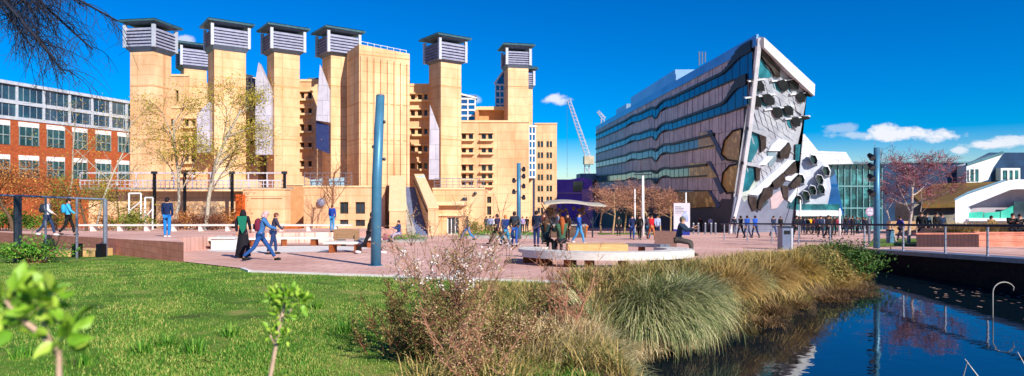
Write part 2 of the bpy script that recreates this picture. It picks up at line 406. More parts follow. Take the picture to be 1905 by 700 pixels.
def tower(px, d, side, pytop, cap, yaw=YR, zb=None, vs=1, name='tower', side_x=None):
    """square brick shaft with louvred cap; cap=(half width, z bottom px, z louvre top px, roof px)"""
    cx = X(px, d); hw = side/2; zt = Z(pytop, d); zb = G(d)-.5 if zb is None else zb
    s = MB(); s.obox((cx, d, zb), hw, hw, zt-zb, yaw)
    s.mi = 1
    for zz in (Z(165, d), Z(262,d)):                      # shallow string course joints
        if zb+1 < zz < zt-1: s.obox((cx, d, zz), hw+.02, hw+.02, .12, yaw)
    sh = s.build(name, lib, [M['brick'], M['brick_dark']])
    ch, pb, pl, pr = cap; z0, z1, z2 = Z(pb, d), Z(pl, d), Z(pr, d)
    c = MB(); c.frustum((cx, d, zt-.02), hw+.05, ch, max(.4, z0-zt), yaw)          # sloped soffit
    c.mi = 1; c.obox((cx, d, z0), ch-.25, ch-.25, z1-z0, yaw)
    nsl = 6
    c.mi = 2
    for i in range(nsl):
        zz = z0+(z1-z0)*i/nsl; c.frustum((cx, d, zz), ch+.02, ch-.18, (z1-z0)/nsl*.82, yaw)
    c.mi = 3
    ca, sa = math.cos(yaw), math.sin(yaw)
    for u in (-1,1):
        for w_ in (-1,1):
            px_, py_ = u*(ch-.08), w_*(ch-.08); c.obox((cx+px_*ca-py_*sa, d+px_*sa+py_*ca, z0-.1), .17, .17, z1-z0+.45, yaw)
    c.build('louvre_cap', sh, [M['capgrey'], M['louvre_gap'], M['louvre'], M['steelpost']])
    r = MB(); r.frustum((cx, d, z1+.35), ch-.5, ch+.1, (z2-z1)*.45, yaw)
    r.mi = 1; r.frustum((cx, d, z1+.35+(z2-z1)*.45+.002), ch+.45, ch+.52, .2, yaw)
    r.frustum((cx, d, z1+.65+(z2-z1)*.45), ch+.4, .4, .4, yaw)
    r.build('cap_roof', sh, [M['capgrey'], M['roofteal']])
    return sh
# tower: px, depth, shaft side, shaft top px, cap
tower(281, 76, 3.1, 101, (2.0, 93, 58, 50), yaw=R(-9))
tower(360, 92, 3.0, 132, (2.0, 126, 96, 90))
tower(422, 78, 3.65, 100, (2.2, 92, 60, 52))
tower(527, 78, 3.1, 104, (2.08, 98, 67, 60))
tower(629, 78, 3.0, 109, (2.08, 104, 72, 65))
tower(828, 78, 2.95, 121, (1.95, 117, 85, 77))
tower(960, 86, 2.85, 130, (1.72, 124, 100, 90), yaw=R(12))
tower(978, 93, 1.7, 167, (1.1, 160, 138, 133), yaw=R(12))
# block B with ribs
bB = MB(); d0 = 74
yawB = R(30); cx, cy = -16.45, 75.85
ca, sa = math.cos(yawB), math.sin(yawB); hwx, hwy = 3.1, 2.65; zb = G(74)-.5
zl, zr = Z(84, 72.5), Z(101, 75.3)
cor = [(-hwx,-hwy),(hwx,-hwy),(hwx,hwy),(-hwx,hwy)]
w4 = [(cx+u*ca-v*sa, cy+u*sa+v*ca) for u, v in cor]
zt = [zl, zr, zr, zl]
bB.add([(x, y, zb) for x, y in w4] + [(x, y, z_) for (x, y), z_ in zip(w4, zt)], [(0,3,2,1),(4,5,6,7),(0,1,5,4),(1,2,6,5),(2,3,7,6),(3,0,4,7)])
for i in range(8):                                     # vertical ribs
    u = -hwx+.25+ (2*hwx-.5)*i/7; v = -hwy-.09
    bx_, by_ = cx+u*ca-v*sa, cy+u*sa+v*ca
    bB.obox((bx_, by_, zb), .13, .12, (zl+(zr-zl)*i/7)-zb-1.3, yawB)
bB.mi = 1
for zz in (Z(196,74), Z(262,74), Z(108,74)):
    bB.obox((cx, cy, zz), hwx+.03, hwy+.03, .1, yawB)
bl = bB.build('ribbed_block', lib, [M['brick'], M['brick_dark']])
rl = MB()
for i in range(8):
    u = -hwx+.3+(2*hwx-.6)*i/7; v = -hwy+.3; bx_, by_ = cx+u*ca-v*sa, cy+u*sa+v*ca; zz = zl+(zr-zl)*i/7
    rl.tube([(bx_,by_,zz-.05),(bx_,by_,zz+.45)], .03, 5)
rl.tube([(cx+(-hwx+.3)*ca+(hwy-.3)*sa, cy+(-hwx+.3)*sa-(hwy-.3)*ca, zl+.4),(cx+(hwx-.3)*ca+(hwy-.3)*sa, cy+(hwx-.3)*sa-(hwy-.3)*ca, zr+.4)], .03, 5)
rl.build('roof_rail', bl, M['white'])
# window walls between the towers
section(lib, 262, 400, 202, 78.5, [(222,235),(254,264),(288,301),(317,326)], [(283,291),(298,306),(313,321),(343,351),(356,364)])
section(lib, 318, 350, 142, 90, [(168,190)], [(326,332)], pybot=215, ledges=False)
section(lib, 415, 480, 211, 79, [(222,233),(262,270),(296,306)], [(434,443),(449,458),(464,472)])
section(lib, 458, 492, 148, 86, [(167,180),(198,206)], [(472,480)], pybot=230)
section(lib, 530, 622, 152, 79.6, [(172,184),(202,211),(232,244),(266,274),(300,310)], [(545,552),(559,566),(573,580)])
section(lib, 740, 800, 160, 80.4, [(176,186),(205,216),(240,250),(272,282),(304,314)], [(764,772),(777,785),(789,795)])
W6 = section(lib, 842, 984, 228, 84, [(249,259),(276,284),(307,318),(324,332),(339,345)], [(846,854),(859,867),(872,880),(896,904),(908,916)])
section(lib, 815, 850, 190, 88, [(200,210)], [(822,830)], pybot=240)
# roof terrace recess, glazed stair towers, pipes
t = MB(); t.mi = 0
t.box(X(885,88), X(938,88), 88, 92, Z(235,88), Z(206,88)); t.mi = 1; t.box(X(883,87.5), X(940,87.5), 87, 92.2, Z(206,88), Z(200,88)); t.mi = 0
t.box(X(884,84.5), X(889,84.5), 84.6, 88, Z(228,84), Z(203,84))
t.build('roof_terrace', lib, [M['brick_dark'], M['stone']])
def glass_tower(px0, px1, pt0, pt1, pb, d, dep=3, nf=4):
    x0, x1, zb, z0, z1 = X(px0,d), X(px1,d), Z(pb,d), Z(pt0,d), Z(pt1,d)
    g = MB(); g.add([(x0,d,zb),(x1,d,zb),(x1,d+dep,zb),(x0,d+dep,zb),(x0,d,z0),(x1,d,z1),(x1,d+dep,z1),(x0,d+dep,z0)], [(0,3,2,1),(4,5,6,7),(0,1,5,4),(1,2,6,5),(2,3,7,6),(3,0,4,7)])
    go = g.build('glazed_stair', lib, M['glassblue'])
    f = MB()
    for i in range(nf+1):
        zz = zb+(min(z0,z1)-zb)*i/nf; f.box(x0-.05, x1+.05, d-.1, d-.01, zz-.12, zz+.12)
    for xx in (x0, (x0+x1)/2, x1): f.box(xx-.08, xx+.08, d-.09, d-.012, zb, min(z0,z1))
    f.tube([(x0-.2,d-.1,z0+.1),(x1+.2,d-.1,z1+.1)], .16, 4)
    f.build('glazing_bar', go, M['white'])
glass_tower(857, 884, 176, 184, 226, 86)
glass_tower(455, 468, 140, 144, 208, 84)
glass_tower(922, 938, 158, 128, 206, 90)
glass_tower(984, 996, 236, 236, 330, 90, nf=7)
glass_tower(497, 511, 292, 292, 332, 81, nf=2)
# pale mesh fins beside the towers
def fin(pts, d, th=.5):
    f = MB(); f.prism([P(a, b_, d) for a, b_ in pts], (-.25, th+1.0, 0)); f.build('mesh_fin', lib, M['lav'])
fin([(481,116),(505,170),(505,288),(475,288),(475,150)], 75.2)
fin([(595,120),(613,168),(613,228),(588,224)], 75)
fin([(800,195),(817,240),(817,334),(798,334)], 74.5)
fin([(366,212),(390,190),(390,284),(366,284)], 75.6)
f = MB(); f.prism([P(a, b_, 75.4) for a, b_ in [(588,225),(611,232),(611,286),(588,276)]], (0,.6,0)); f.build('shaded_fin', lib, mat('fin_shade_navy', '#26305c', '#2e3a6a', 2, .5))  # lower fin as a navy sheet, its shadow put into the colour
# small roof plant
t = MB(); t.box(X(572,86), X(592,86), 86, 88, Z(152,86), Z(145,86)); t.tube([P(762,160,84)+(), P(762,150,84)], .12, 5); t.box(X(868,90), X(886,90), 90, 92, Z(183,90), Z(178,90)); t.build('roof_plant', lib, M['capgrey'])
# podium: walls, entrance wing, stair
def pod(px0, px1, pt, d, ops_px=(), back=8, m=None, cop=True, name='podium_wall'):
    ops = [(X(a,d), X(c,d), Z(g,d), Z(e,d)) for (a, c, e, g) in ops_px]
    mb = MB(); wall_open(mb, X(px0,d), X(px1,d), d, G(d)-.4, Z(pt,d), ops, .3, d+back)
    if cop:
        mb.mi = 1; mb.box(X(px0,d)-.06, X(px1,d)+.06, d-.1, d+.3, Z(pt,d)+.002, Z(pt,d)+.18)
    o = mb.build(name, lib, [m or M['brick'], M['stone']])
    for op in ops: window(lib, op, d, .3, 1, fm=M['white'] if (op[1]-op[0]) > 1.0 else None, t=.08)
    return o
pod(565, 716, 349, 61, [(632,648,376,398),(661,679,376,398),(632,648,409,421),(661,679,409,421)])
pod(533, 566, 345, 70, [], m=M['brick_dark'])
pod(805, 901, 353, 63, [(836,856,380,400)], back=10)
t = MB()                                               # wing by the stair with deep canopy and lower windows
wall_open(t, X(808,59.5), X(862,59.5), 59.5, G(59)-.4, Z(382,59.5), [(X(832,59.5),X(854,59.5),G(59)-.1,Z(404,59.5))], .3, 63)
t.mi = 1; t.box(X(808,59.3), X(866,59.3), 58.9, 63, Z(382,59.5)+.002, Z(375,59.5)); t.box(X(806,59.3), X(862,59.3), 59.3, 59.498, Z(402,59.5), Z(398,59.5))
en = t.build('entrance_wing', lib, [M['brick'], M['stone']])
window(lib, (X(832,59.5),X(854,59.5),G(59)-.05,Z(404,59.5)), 59.5, .3, 2, fm=M['white'])
pod(903, 918, 361, 64.8, [(906,914,366,378),(906,914,384,400)], back=2, cop=False, name='window_bay')
# stair with battered flanks
d1, d2 = 54.5, 63.0; zA, zB = G(54.5), Z(350, 63)+.1
st = MB(); ns = 24
xa0, xa1, xb0, xb1 = X(752,d1)+1.0, X(795,d1), X(744,d2), X(771,d2)
for i in range(ns):
    t0, t1 = i/ns, (i+1)/ns; y0, y1 = d1+(d2-d1)*t0, d1+(d2-d1)*t1; zt_ = zA+(zB-zA)*t1
    xl, xr = xa0+(xb0-xa0)*t0, xa1+(xb1-xa1)*t0
    st.box(xl, xr, y0, d2, zt_-(zB-zA)/ns-.01, zt_)
st.build('stair', lib, mat('blue_grey_steps', '#5d6684', '#747c98', 2, .8))
sr = MB()      # grey ramp strip on the stair's left
sr.prism([(xa0-.75,d1,zA-.3),(xa0+.02,d1,zA-.3),(xa0+.02,d1,zA+.35),(xa0-.75,d1,zA+.35)], (xb0-xa0, d2-d1, zB-zA)); sr.build('stair_kerb', lib, M['conc'])
def flank(x0, x1, y0, y1, zf0, zf1, w_, nm):
    f = MB(); pts = [(x0,y0,G(y0)-.3),(x1,y1,G(y1)-.3),(x1,y1,zf1),(x0,y0,zf0)]
    f.prism(pts, (w_,0,0)); f.mi = 1
    f.prism([(x0-.04,y0-.05,zf0+.003),(x1-.04,y1-.05,zf1+.003),(x1-.04,y1-.05,zf1+.15),(x0-.04,y0-.05,zf0+.15)], (w_+.08,0,0))
    return f.build(nm, lib, [M['brick'], M['stone']])
flank(X(718,54)+.2, X(722,62), 54.5, 63, Z(393,54.5), Z(335,63)+.3, 1.5, 'stair_flank')
flank(X(796,d1)+.02, X(771,d2)+.02, 54.5, 63, Z(388,54.5), Z(332,63)+.3, .9, 'stair_flank')
h = MB(); h.tube([(X(796,d1)-.08,54.7,Z(388,54.5)-.35),(X(771,d2)-.08,62.8,Z(332,63)-.15)], .05, 5); h.build('handrail', lib, M['frame'])
# round lamp, little fittings
l_ = MB(); l_.ball(P(597,377,60.8), .42, 14, 9, (1,.5,1)); l_.tube([P(597,377,60.8), P(597,377,61)], .2, 8); l_.build('globe_lamp', lib, M['louvre'], smooth=True)
l_ = MB(); c = P(865,371,62.8); l_.box(c[0]-.22,c[0]+.22,c[1]-.3,c[1]+.3,c[2]-.18,c[2]+.18); c = P(884,360,62.8); l_.ball(c,.18,8,6); l_.build('floodlight', lib, M['dsteel'])
# terrace railings on the podium
def railing(par, a, b, z, h=1.1, n=10, m=None, mesh=False, nm='railing'):
    r = MB(); a = Vector(a); b = Vector(b)
    for i in range(n+1):
        p = a.lerp(b, i/n); r.tube([(p.x,p.y,z),(p.x,p.y,z+h)], .035, 4)
    for k in (1, .66, .33, .08): r.tube([(a.x,a.y,z+h*k),(b.x,b.y,z+h*k)], .03 if k < 1 else .045, 4)
    return r.build(nm, par, m or M['steel'])
railing(lib, (X(567,61),60.9), (X(655,61),60.9), Z(349,61)+.18, 1.25, 8)
railing(lib, (X(808,63),63), (X(900,63),63), Z(353,63)+.18, .95, 8)
for (a, c, y0, y1) in ((578,600,332,346),(612,640,330,346),(775,790,326,340)):
    t = MB(); t.prism([P(a,y1,62),P(c,y1,62),P(c,y0,62),P(a,y0+3,62)], (0,.1,0))
    t.build('balustrade_glass', lib, mat('pale_blue_glass', '#8fb2c8', '#a8c6d6', 2, .1))
pod(700, 722, 345, 62, [], cop=False)
# office block at the right end
ob = thing('office_block', 'narrow buff office block with paired windows right of the library', 'building', (X(1010,100),100,G(100)))
od = 100; cols = [(1000,1004.5),(1006,1010.5),(1016.5,1021),(1022.5,1027)]; rows = [(263+i*20.6, 274+i*20.6) for i in range(7)]
ops = [(X(a,od),X(c,od),Z(g,od),Z(e,od)) for e, g in rows for a, c in cols]
mb = MB(); wall_open(mb, X(995,od), X(1036,od), od, G(od)-.5, Z(231,od), ops, .25, od+14)
mb.mi = 1; mb.box(X(994,od), X(1037,od), od-.1, od+.3, Z(231,od)+.003, Z(229,od)); mb.mi = 2
mb.prism([(X(985,102),106,G(100)-.5),(X(995,od)-.01,od+.01,G(100)-.5),(X(995,od)-.01,od+.01,Z(231,od)),(X(985,102),106,Z(231,od))], (.01,1,0))
mb.build('wall', ob, [M['brick'], M['stone'], M['lav']])
for o in ops: window(ob, o, od, .25, 0)
# ------------------------------------------------------------------ engineering building
M['ecpanel'] = mat('mauve_panel', '#a0969e', '#c4bac0', .5, .5, joints=None, metal=.1)
M['ecdark'] = mat('dark_navy_base', '#23263a', '#2c3046', .6, .5)
M['eclight'] = mat('silver_tile', '#a4a9b4', '#c0c4cc', .7, .45, metal=.15, c3='#b0b5c0')
M['ecbase'] = mat('grey_blue_plinth', '#6c7488', '#7b8398', .6, .6)
M['ecglass'] = mat('bluish_glazing', '#0a3c70', '#146aa4', .12, .2, spec=.35, c3='#08447a')
M['tealglass'] = mat('teal_glazing', '#0d3a42', '#2f7c80', .5, .1, spec=.5, c3='#15525a')
M['amber'] = mat('amber_room', '#a87c34', '#d8b464', .8, .3, c3='#8a6a34', detail=2)  # bright amber paints the lit interior into the glass colour
M['bar'] = mat('blue_edge_bar', '#1c3358', '#28457a', 2, .5)
M['whitep'] = mat('white_cladding', '#cfd2d8', '#e2e4e8', 1, .4)
M['black'] = mat('black_edge', '#0d0f14', '#15181e', 3, .5)
eng = thing('engineering_building', 'silver and mauve angular university building with honeycomb sun hoods on its end', 'building', (23.5, 64, G(64)))
C0 = Vector((23.9, 60, 14.7)); UL = Vector((-.04, 1, 0)).normalized(); NL = Vector((-1, -.04, 0)).normalized()
def tz(px, py=None):
    r = (px-952.5)/F; t = (C0.x - C0.y*r)/(r+.04)
    return (t, None if py is None else (350-py)*(C0.y+t)/F)
def LP(t, z, o=0.0): p = C0 + UL*t + NL*o; return (p.x, p.y, z)
TL = tz(1110)[0]
Cb = Vector((X(1355,67.4), 67.4, G(67)-.3)); Rt = Vector((X(1503,66), 66, Z(157,66))); Rb = Vector((X(1476,72.5), 72.5, G(72)-.3))
def gz(t): return G(C0.y+t)-.3
# long wall (body): trimmed at the leaning corner
body = MB()
tc_ = (Cb.y-C0.y)
body.poly([LP(0,14.7), LP(TL,14.7), LP(TL,gz(TL)), LP(tc_, gz(tc_))])
bk = Vector((30, 5, 0))
fb = [Vector(LP(TL,14.7))+Vector((28,3,0)), Vector(LP(TL,gz(TL)))+Vector((28,3,0))]
body.quad(LP(TL,14.7), fb[0], fb[1], LP(TL,gz(TL)))
RtB = (Rt.x+3, 120, 12); body.quad(tuple(Rt), tuple(Rb), (Rb.x+3, 120, gz(60)), RtB)
body.poly([LP(0,14.7), tuple(Rt), RtB, tuple(fb[0]), LP(TL,14.7)]); body.quad(RtB, (Rb.x+3,120,gz(60)), tuple(fb[1]), tuple(fb[0]))
body.build('wall', eng, M['ecdark'])
# cladding panels on the long wall: thin upright cassettes between the strips
zs = [(14.7-.9, 12.75), (11.5, 9.35), (8.2, 6.2), (4.9, 2.75), (1.45, -.25), (-2.2, -2.6)]
strips = [(12.75, 11.5), (9.35, 8.2), (6.2, 4.9), (2.75, 1.45)]
clb = [MB() for _ in range(5)]
def tcorner(z): return tc_*(14.7-z)/(14.7-gz(tc_))
tt = 0.0; i = 0
rp = random.Random(3)
while tt < TL-1:
    wdt = 1.0 if tt < 40 else 1.9
    for ci, (za, zb_) in enumerate(zs[:5]):
        cl = clb[ci]
        a = max(tt, tcorner((za+zb_)/2)+.5)
        if a > tt+wdt-.3: continue
        o = .05 + rp.uniform(0, .08)
        cl.prism([LP(a+.06,za,.0), LP(tt+wdt-.06,za,.0), LP(tt+wdt-.06,zb_,.0), LP(a+.06,zb_,.0)], tuple(NL*o))
    tt += wdt
def infill(t1, za, zb_):
    cl = MB(); t = 0.0
    while t < t1-.05:
        a = max(t, tcorner((za+zb_)/2)+.5); e_ = min(t+1.0, t1)
        if a < e_-.2: cl.prism([LP(a+.06,za,.0), LP(e_-.06,za,.0), LP(e_-.06,zb_,.0), LP(a+.06,zb_,.0)], tuple(NL*(.05+rp.uniform(0,.08))))
        t += 1.0
    clb.append(cl)
infill(11.0, 6.15, 4.95); infill(13.2, 2.7, 1.5); infill(12.0, -.3, -2.2)
for cl in clb: cl.build('cladding_panel_band', eng, M['ecpanel'])
# parapet band
pp = MB(); pp.prism([LP(-.1,13.8,0),LP(TL,13.8,0),LP(TL,14.8,0),LP(-.1,14.9,0)], tuple(NL*.22)); pp.build('parapet', eng, mat('blue_grey_parapet', '#4e7fa6', '#6a98bc', .2, .3, metal=.5))
# window strips: glass band + dark wavy edges
def wig(t, amp=1.0):            # the S curve where strips drop and rise
    y = 0
    for c_, w_, a_ in ((36, 2.2, -1.0), (31, 3.0, .45), (52, 5, .5)):
        u = (t-c_)/w_
        if abs(u) < 1: y += a_*.75*(1 - u*u)**1.5
    return y*amp
def strip(ztop, zbot, t0, t1, nm='window_strip', curve=None, glass=None):
    ts = [t0 + (t1-t0)*i/90 for i in range(91)]
    top = [(t, ztop + .55*wig(t) + (curve(t)[0] if curve else 0)) for t in ts]; bot = [(t, zbot + 1.0*wig(t) + (curve(t)[1] if curve else 0)) for t in ts]
    g = MB()
    for i in range(90):
        g.quad(LP(*top[i],.16), LP(*top[i+1],.16), LP(*bot[i+1],.16), LP(*bot[i],.16))
    go = g.build(nm, eng, glass or M['ecglass'])
    for ln, s, h_ in ((top, .34, .16), (bot, .24, .10)):
        e = MB()
        for i in range(90):
            (ta, za), (tb_, zb2) = ln[i], ln[i+1]
            if curve and ln is top: h_ = .16+.4*ss((8-ta)/5); za, zb2 = za+h_-.16, zb2+h_-.16  # top edge widens towards the corner, black standing for its shadowed recess
            e.add([LP(ta,za-h_,0), LP(tb_,zb2-h_,0), LP(tb_,zb2+h_,0), LP(ta,za+h_,0), LP(ta,za-h_,s), LP(tb_,zb2-h_,s), LP(tb_,zb2+h_,s), LP(ta,za+h_,s)], [(4,5,6,7),(0,4,7,3),(1,2,6,5),(3,7,6,2),(0,1,5,4)])
        e.build('edge_trim', go, M['black'])
    mu = MB(); t = t0+1
    while t < t1:
        f_ = (t-t0)/(t1-t0)*90; i = min(89, int(f_)); mu.box(*( [LP(t,0,.17)[0]-.02, LP(t,0,.17)[0]+.02, LP(t,0)[1]-.03, LP(t,0)[1]+.03, bot[i][1], top[i][1]])); t += 2.0 if t < 40 else 4
    mu.build('mullion', go, M['dsteel'])
    return go
ss = lambda u: max(0, min(1, u))**2*(3-2*max(0, min(1, u)))
strip(12.75, 11.5, tcorner(12), TL, curve=lambda t: (.9*ss((9-t)/6), -.9*ss((6-t)/6)))
strip(9.35, 8.2, tcorner(8.8), TL, curve=lambda t: (1.2*ss((9-t)/5), .1*ss((7-t)/5)))
strip(6.2, 4.9, 11.2, TL)
strip(2.75, 1.45, 13.4, TL, glass=M['tealglass'])
# amber ends of the strips and low amber window with slanted blue bars
def lpoly(mb, pts, o, th=.0):
    q_ = [LP(*tz(a, b_), o) for a, b_ in pts]
    if th: mb.prism(q_, tuple(NL*-th))
    else: mb.poly(q_)
for pts in ([(1302,245),(1318,245),(1336,276),(1302,279)], [(1285,304),(1318,302),(1338,330),(1285,332)], [(1240,359),(1320,356),(1336,384),(1240,390)]):
    am = MB(); lpoly(am, pts, .2); am.build('amber_window', eng, M['amber'])
for pts in ([(1318,244),(1325,242),(1352,296),(1345,300)], [(1316,301),(1324,300),(1350,357),(1342,361)], [(1317,356),(1324,355),(1343,383),(1336,388)]):
    bars = MB(); lpoly(bars, pts, .18, .1)
    bars.build('slanted_bar', eng, M['bar'])
for pts in ([(1347,288),(1352,262),(1368,244),(1383,240),(1378,299),(1358,298)], [(1347,345),(1350,322),(1362,308),(1377,306),(1371,356),(1357,360)]):
    hx = MB(); lpoly(hx, pts, .25); hx.build('corner_window', eng, M['amber'])
hr = MB()
for ring in ([(1347,288),(1352,262),(1368,244),(1383,240)], [(1347,288),(1358,298),(1378,301)], [(1347,345),(1350,322),(1362,308),(1377,306)], [(1347,345),(1357,360),(1371,358)]):
    hr.tube([LP(*tz(a,b_), .3) for a, b_ in ring], .11, 5)
hr.build('corner_window_frame', eng, M['black'])
# ground-floor dark base
db = MB(); db.poly([LP(tz(1100)[0]*0+TL,-2.7*1.0-0,.12), LP(12,-2.6,.12), LP(9.0,-1.2,.12), LP(tcorner(-1.2)+.1,-1.2,.12), LP(tc_,gz(tc_),.12), LP(TL,gz(TL),.12)]); db.build('plinth', eng, M['ecdark'])
# ---- leaning end wall
def plane_pt(px, py, off=0):
    """point of the leaning end wall seen at (px,py)"""
    n_ = (Rt-C0).cross(Cb-C0).normalized()
    if n_.y > 0: n_ = -n_
    dr = Vector(((px-952.5)/F, 1, (350-py)/F)); t = C0.dot(n_)/dr.dot(n_)
    return dr*t + n_*off
NE = (Rt-C0).cross(Cb-C0).normalized()
if NE.y > 0: NE = -NE
PP = lambda a, b_, o=0: tuple(plane_pt(a, b_, o))
ew = MB(); ew.poly([PP(1410,70), PP(1503.5,157), PP(1501,176), PP(1490,243), PP(1477,300), PP(1474,430), PP(1354,436)])
ew.build('end_wall', eng, M['eclight'])
# tile joints as raised narrow cassettes following the slant
tl = MB(); rp = random.Random(9)
for i in range(-6, 26):
    for j in range(-4, 34):
        ax_, ay_ = 1352+i*11-j*0.0+ j*4.2, 90+j*15+i*8.0 - 60
        q_ = [(ax_,ay_),(ax_+10.2,ay_+7.4),(ax_+10.2+3.9,ay_+7.4+14),(ax_+3.9,ay_+14)]
        def inside(p):
            xl = 1410-(p[1]-70)*.151; xr = 1502-(max(p[1],157)-157)*.19 if p[1] < 300 else 1474
            yt = 88+(p[0]-1408)*.95 if p[0] > 1400 else 70
            return xl+2 < p[0] < xr and yt+2 < p[1] < 352
        if all(inside(p) for p in q_):
            o = .04+rp.uniform(0,.12); v = [PP(a,b_,0) for a,b_ in q_]; tlt = rp.uniform(-.06,.06)
            vv = [PP(q_[0][0],q_[0][1],o), PP(q_[1][0],q_[1][1],o+tlt), PP(q_[2][0],q_[2][1],o+tlt), PP(q_[3][0],q_[3][1],o)]
            tl.add(v+vv, [(4,5,6,7),(0,1,5,4),(1,2,6,5),(2,3,7,6),(3,0,4,7)])
tl.build('tile', eng, M['eclight'])
fa = MB(); fa.prism([PP(1409,68,.1), PP(1504,155,.1), PP(1503,176,.1), PP(1460,136,.1), PP(1409,86,.1)], tuple(NE*.7)); fa.build('fascia', eng, M['whitep'])
pl = MB(); pl.prism([PP(1364,366,.05),PP(1393,362,.05),PP(1478,330,.05),PP(1475,434,.05),PP(1354,437,.05)], tuple(NE*.15)); pl.build('end_plinth', eng, M['ecbase'])
ce = MB(); ce.tube([PP(1409,70,.25),PP(1407,92,.25),PP(1391,240,.25),PP(1372,365,.25),PP(1355,434,.25)], [.3,.3,.3,.28,.24], 5); ce.build('corner_edge', eng, M['whitep'])
def hexa(x0, x1, y0, y1, sk=3):
    w_, h_ = x1-x0, y1-y0
    return [(x0+w_*.2, y0), (x1-w_*.25, y0+h_*.08), (x1, y0+h_*.55), (x1-w_*.1, y1), (x0+w_*.35, y1-h_*.05), (x0, y0+h_*.35)]
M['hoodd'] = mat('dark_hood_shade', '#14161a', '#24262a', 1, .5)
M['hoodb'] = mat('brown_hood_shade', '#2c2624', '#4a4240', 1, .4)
M['tealp'] = mat('pale_teal_glass', '#14505e', '#348494', .6, .1, spec=.5)
zp = lambda pts: [(1302+a/1.881, 56+b_/1.881) for a, b_ in pts]
def relief(nm, pts, o0, o1, m, side=None):
    """polygon traced on the leaning wall, standing out from offset o0 to o1; side = colour of its edges"""
    q_ = zp(pts); n = len(q_); mb = MB()
    a0 = [PP(a, b_, o0) for a, b_ in q_]; a1 = [PP(a, b_, o1) for a, b_ in q_]
    mb.poly(a1); mb.mi = 1
    for i in range(n): j = (i+1) % n; mb.quad(a0[i], a0[j], a1[j], a1[i])
    return mb.build(nm, eng, [m, side or m])
relief('corner_glazing', [(202,88),(256,165),(198,167)], .05, .12, M['tealp'])
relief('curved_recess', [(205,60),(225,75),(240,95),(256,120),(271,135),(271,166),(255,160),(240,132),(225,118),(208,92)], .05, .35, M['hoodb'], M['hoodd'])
for h_ in ([(190,175),(205,176),(216,190),(218,212),(205,212),(192,200)], [(263,175),(285,172),(300,185),(299,207),(285,214),(268,195)], [(303,175),(325,172),(337,188),(335,207),(315,207),(306,195)], [(329,220),(350,217),(359,232),(357,249),(340,252),(332,240)], [(362,215),(380,214),(389,222),(382,233),(365,231)],
           [(180,230),(195,228),(206,245),(205,269),(190,264),(181,250)], [(210,225),(235,222),(252,238),(252,259),(235,262),(216,250)], [(246,270),(270,268),(282,282),(280,302),(262,307),(249,290)], [(286,265),(308,263),(318,278),(317,297),(298,294),(289,282)], [(313,305),(335,302),(344,318),(342,334),(325,337),(316,322)], [(345,300),(370,299),(377,308),(360,313)]):
    g_ = relief('hood_glazing', [(a-13, b_+5) for a, b_ in h_], .04, .1, M['tealp'], M['hoodd'])
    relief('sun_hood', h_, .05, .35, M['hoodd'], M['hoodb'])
for a, c in (((162,176),(218,169)), ((243,175),(342,170)), ((308,222),(390,214)), ((150,234),(256,222)), ((218,276),(322,262)), ((290,308),(378,298))):
    relief('hood_lip', [a, (c[0], c[1]-1), (c[0]+1, c[1]+3), (a[0]+2, a[1]+4.5)], .1, .3, M['whitep'], M['eclight'])
relief('bay_window', [(160,346),(196,352),(206,395),(196,425),(176,460),(148,458)], .05, .14, M['reflbay'] if 'reflbay' in M else M['tealp'])
relief('bay_window', [(143,468),(186,475),(189,520),(166,560),(134,570)], .05, .14, M['tealp'])
relief('bay_sill', [(134,570),(166,560),(189,520),(200,524),(178,572),(150,600)], .05, .2, mat('pale_green_sill','#9fb0a8','#c2ccc4',1,.4))
for pts in ([(160,338),(225,352),(225,372),(160,347)], [(143,458),(175,460),(202,470),(200,480),(186,475),(143,468)]): relief('bay_rim', pts, .1, .4, M['eclight'], M['hoodd'])
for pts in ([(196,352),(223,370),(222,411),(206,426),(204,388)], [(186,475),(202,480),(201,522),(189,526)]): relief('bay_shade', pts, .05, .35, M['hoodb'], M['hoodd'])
for pts in ([(243,402),(268,377),(302,386),(276,421),(232,421)], [(163,572),(300,452),(327,454),(302,482),(230,546),(195,576)], [(284,521),(308,499),(338,500),(311,526)], [(298,592),(335,544),(341,560),(311,602)], [(226,440),(196,470),(222,470),(250,440)]):
    relief('white_band', pts, .05, .3, M['whitep'], M['eclight'])
for pts in ([(268,425),(300,391),(307,411),(296,446),(270,447)], [(284,495),(321,457),(327,490),(316,501),(290,502)], [(243,530),(281,497),(287,520),(271,546),(247,547)], [(195,592),(214,550),(244,545),(241,576),(211,601),(200,628),(191,621)], [(303,541),(331,509),(342,515),(337,541),(312,550)]):
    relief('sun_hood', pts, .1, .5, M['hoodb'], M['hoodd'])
relief('grey_glazing', [(233,425),(264,422),(267,450),(247,477),(237,477)], .05, .15, mat('grey_glass','#5c7480','#8ca4ae',1,.1))
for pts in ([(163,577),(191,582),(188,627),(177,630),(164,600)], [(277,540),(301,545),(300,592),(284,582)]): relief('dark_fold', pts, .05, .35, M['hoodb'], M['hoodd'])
for pts in ([(197,612),(226,590),(236,600),(201,633)], [(299,622),(305,591),(331,563),(337,601),(321,627)], [(330,400),(347,399),(342,456),(328,456)]): relief('low_glazing', pts, .05, .2, M['tealp'], M['hoodd'])
relief('pale_panel', [(240,581),(275,559),(287,590),(263,621),(244,624)], .05, .25, mat('pinkish_panel','#b8a4a8','#c8b6ba',2,.5))
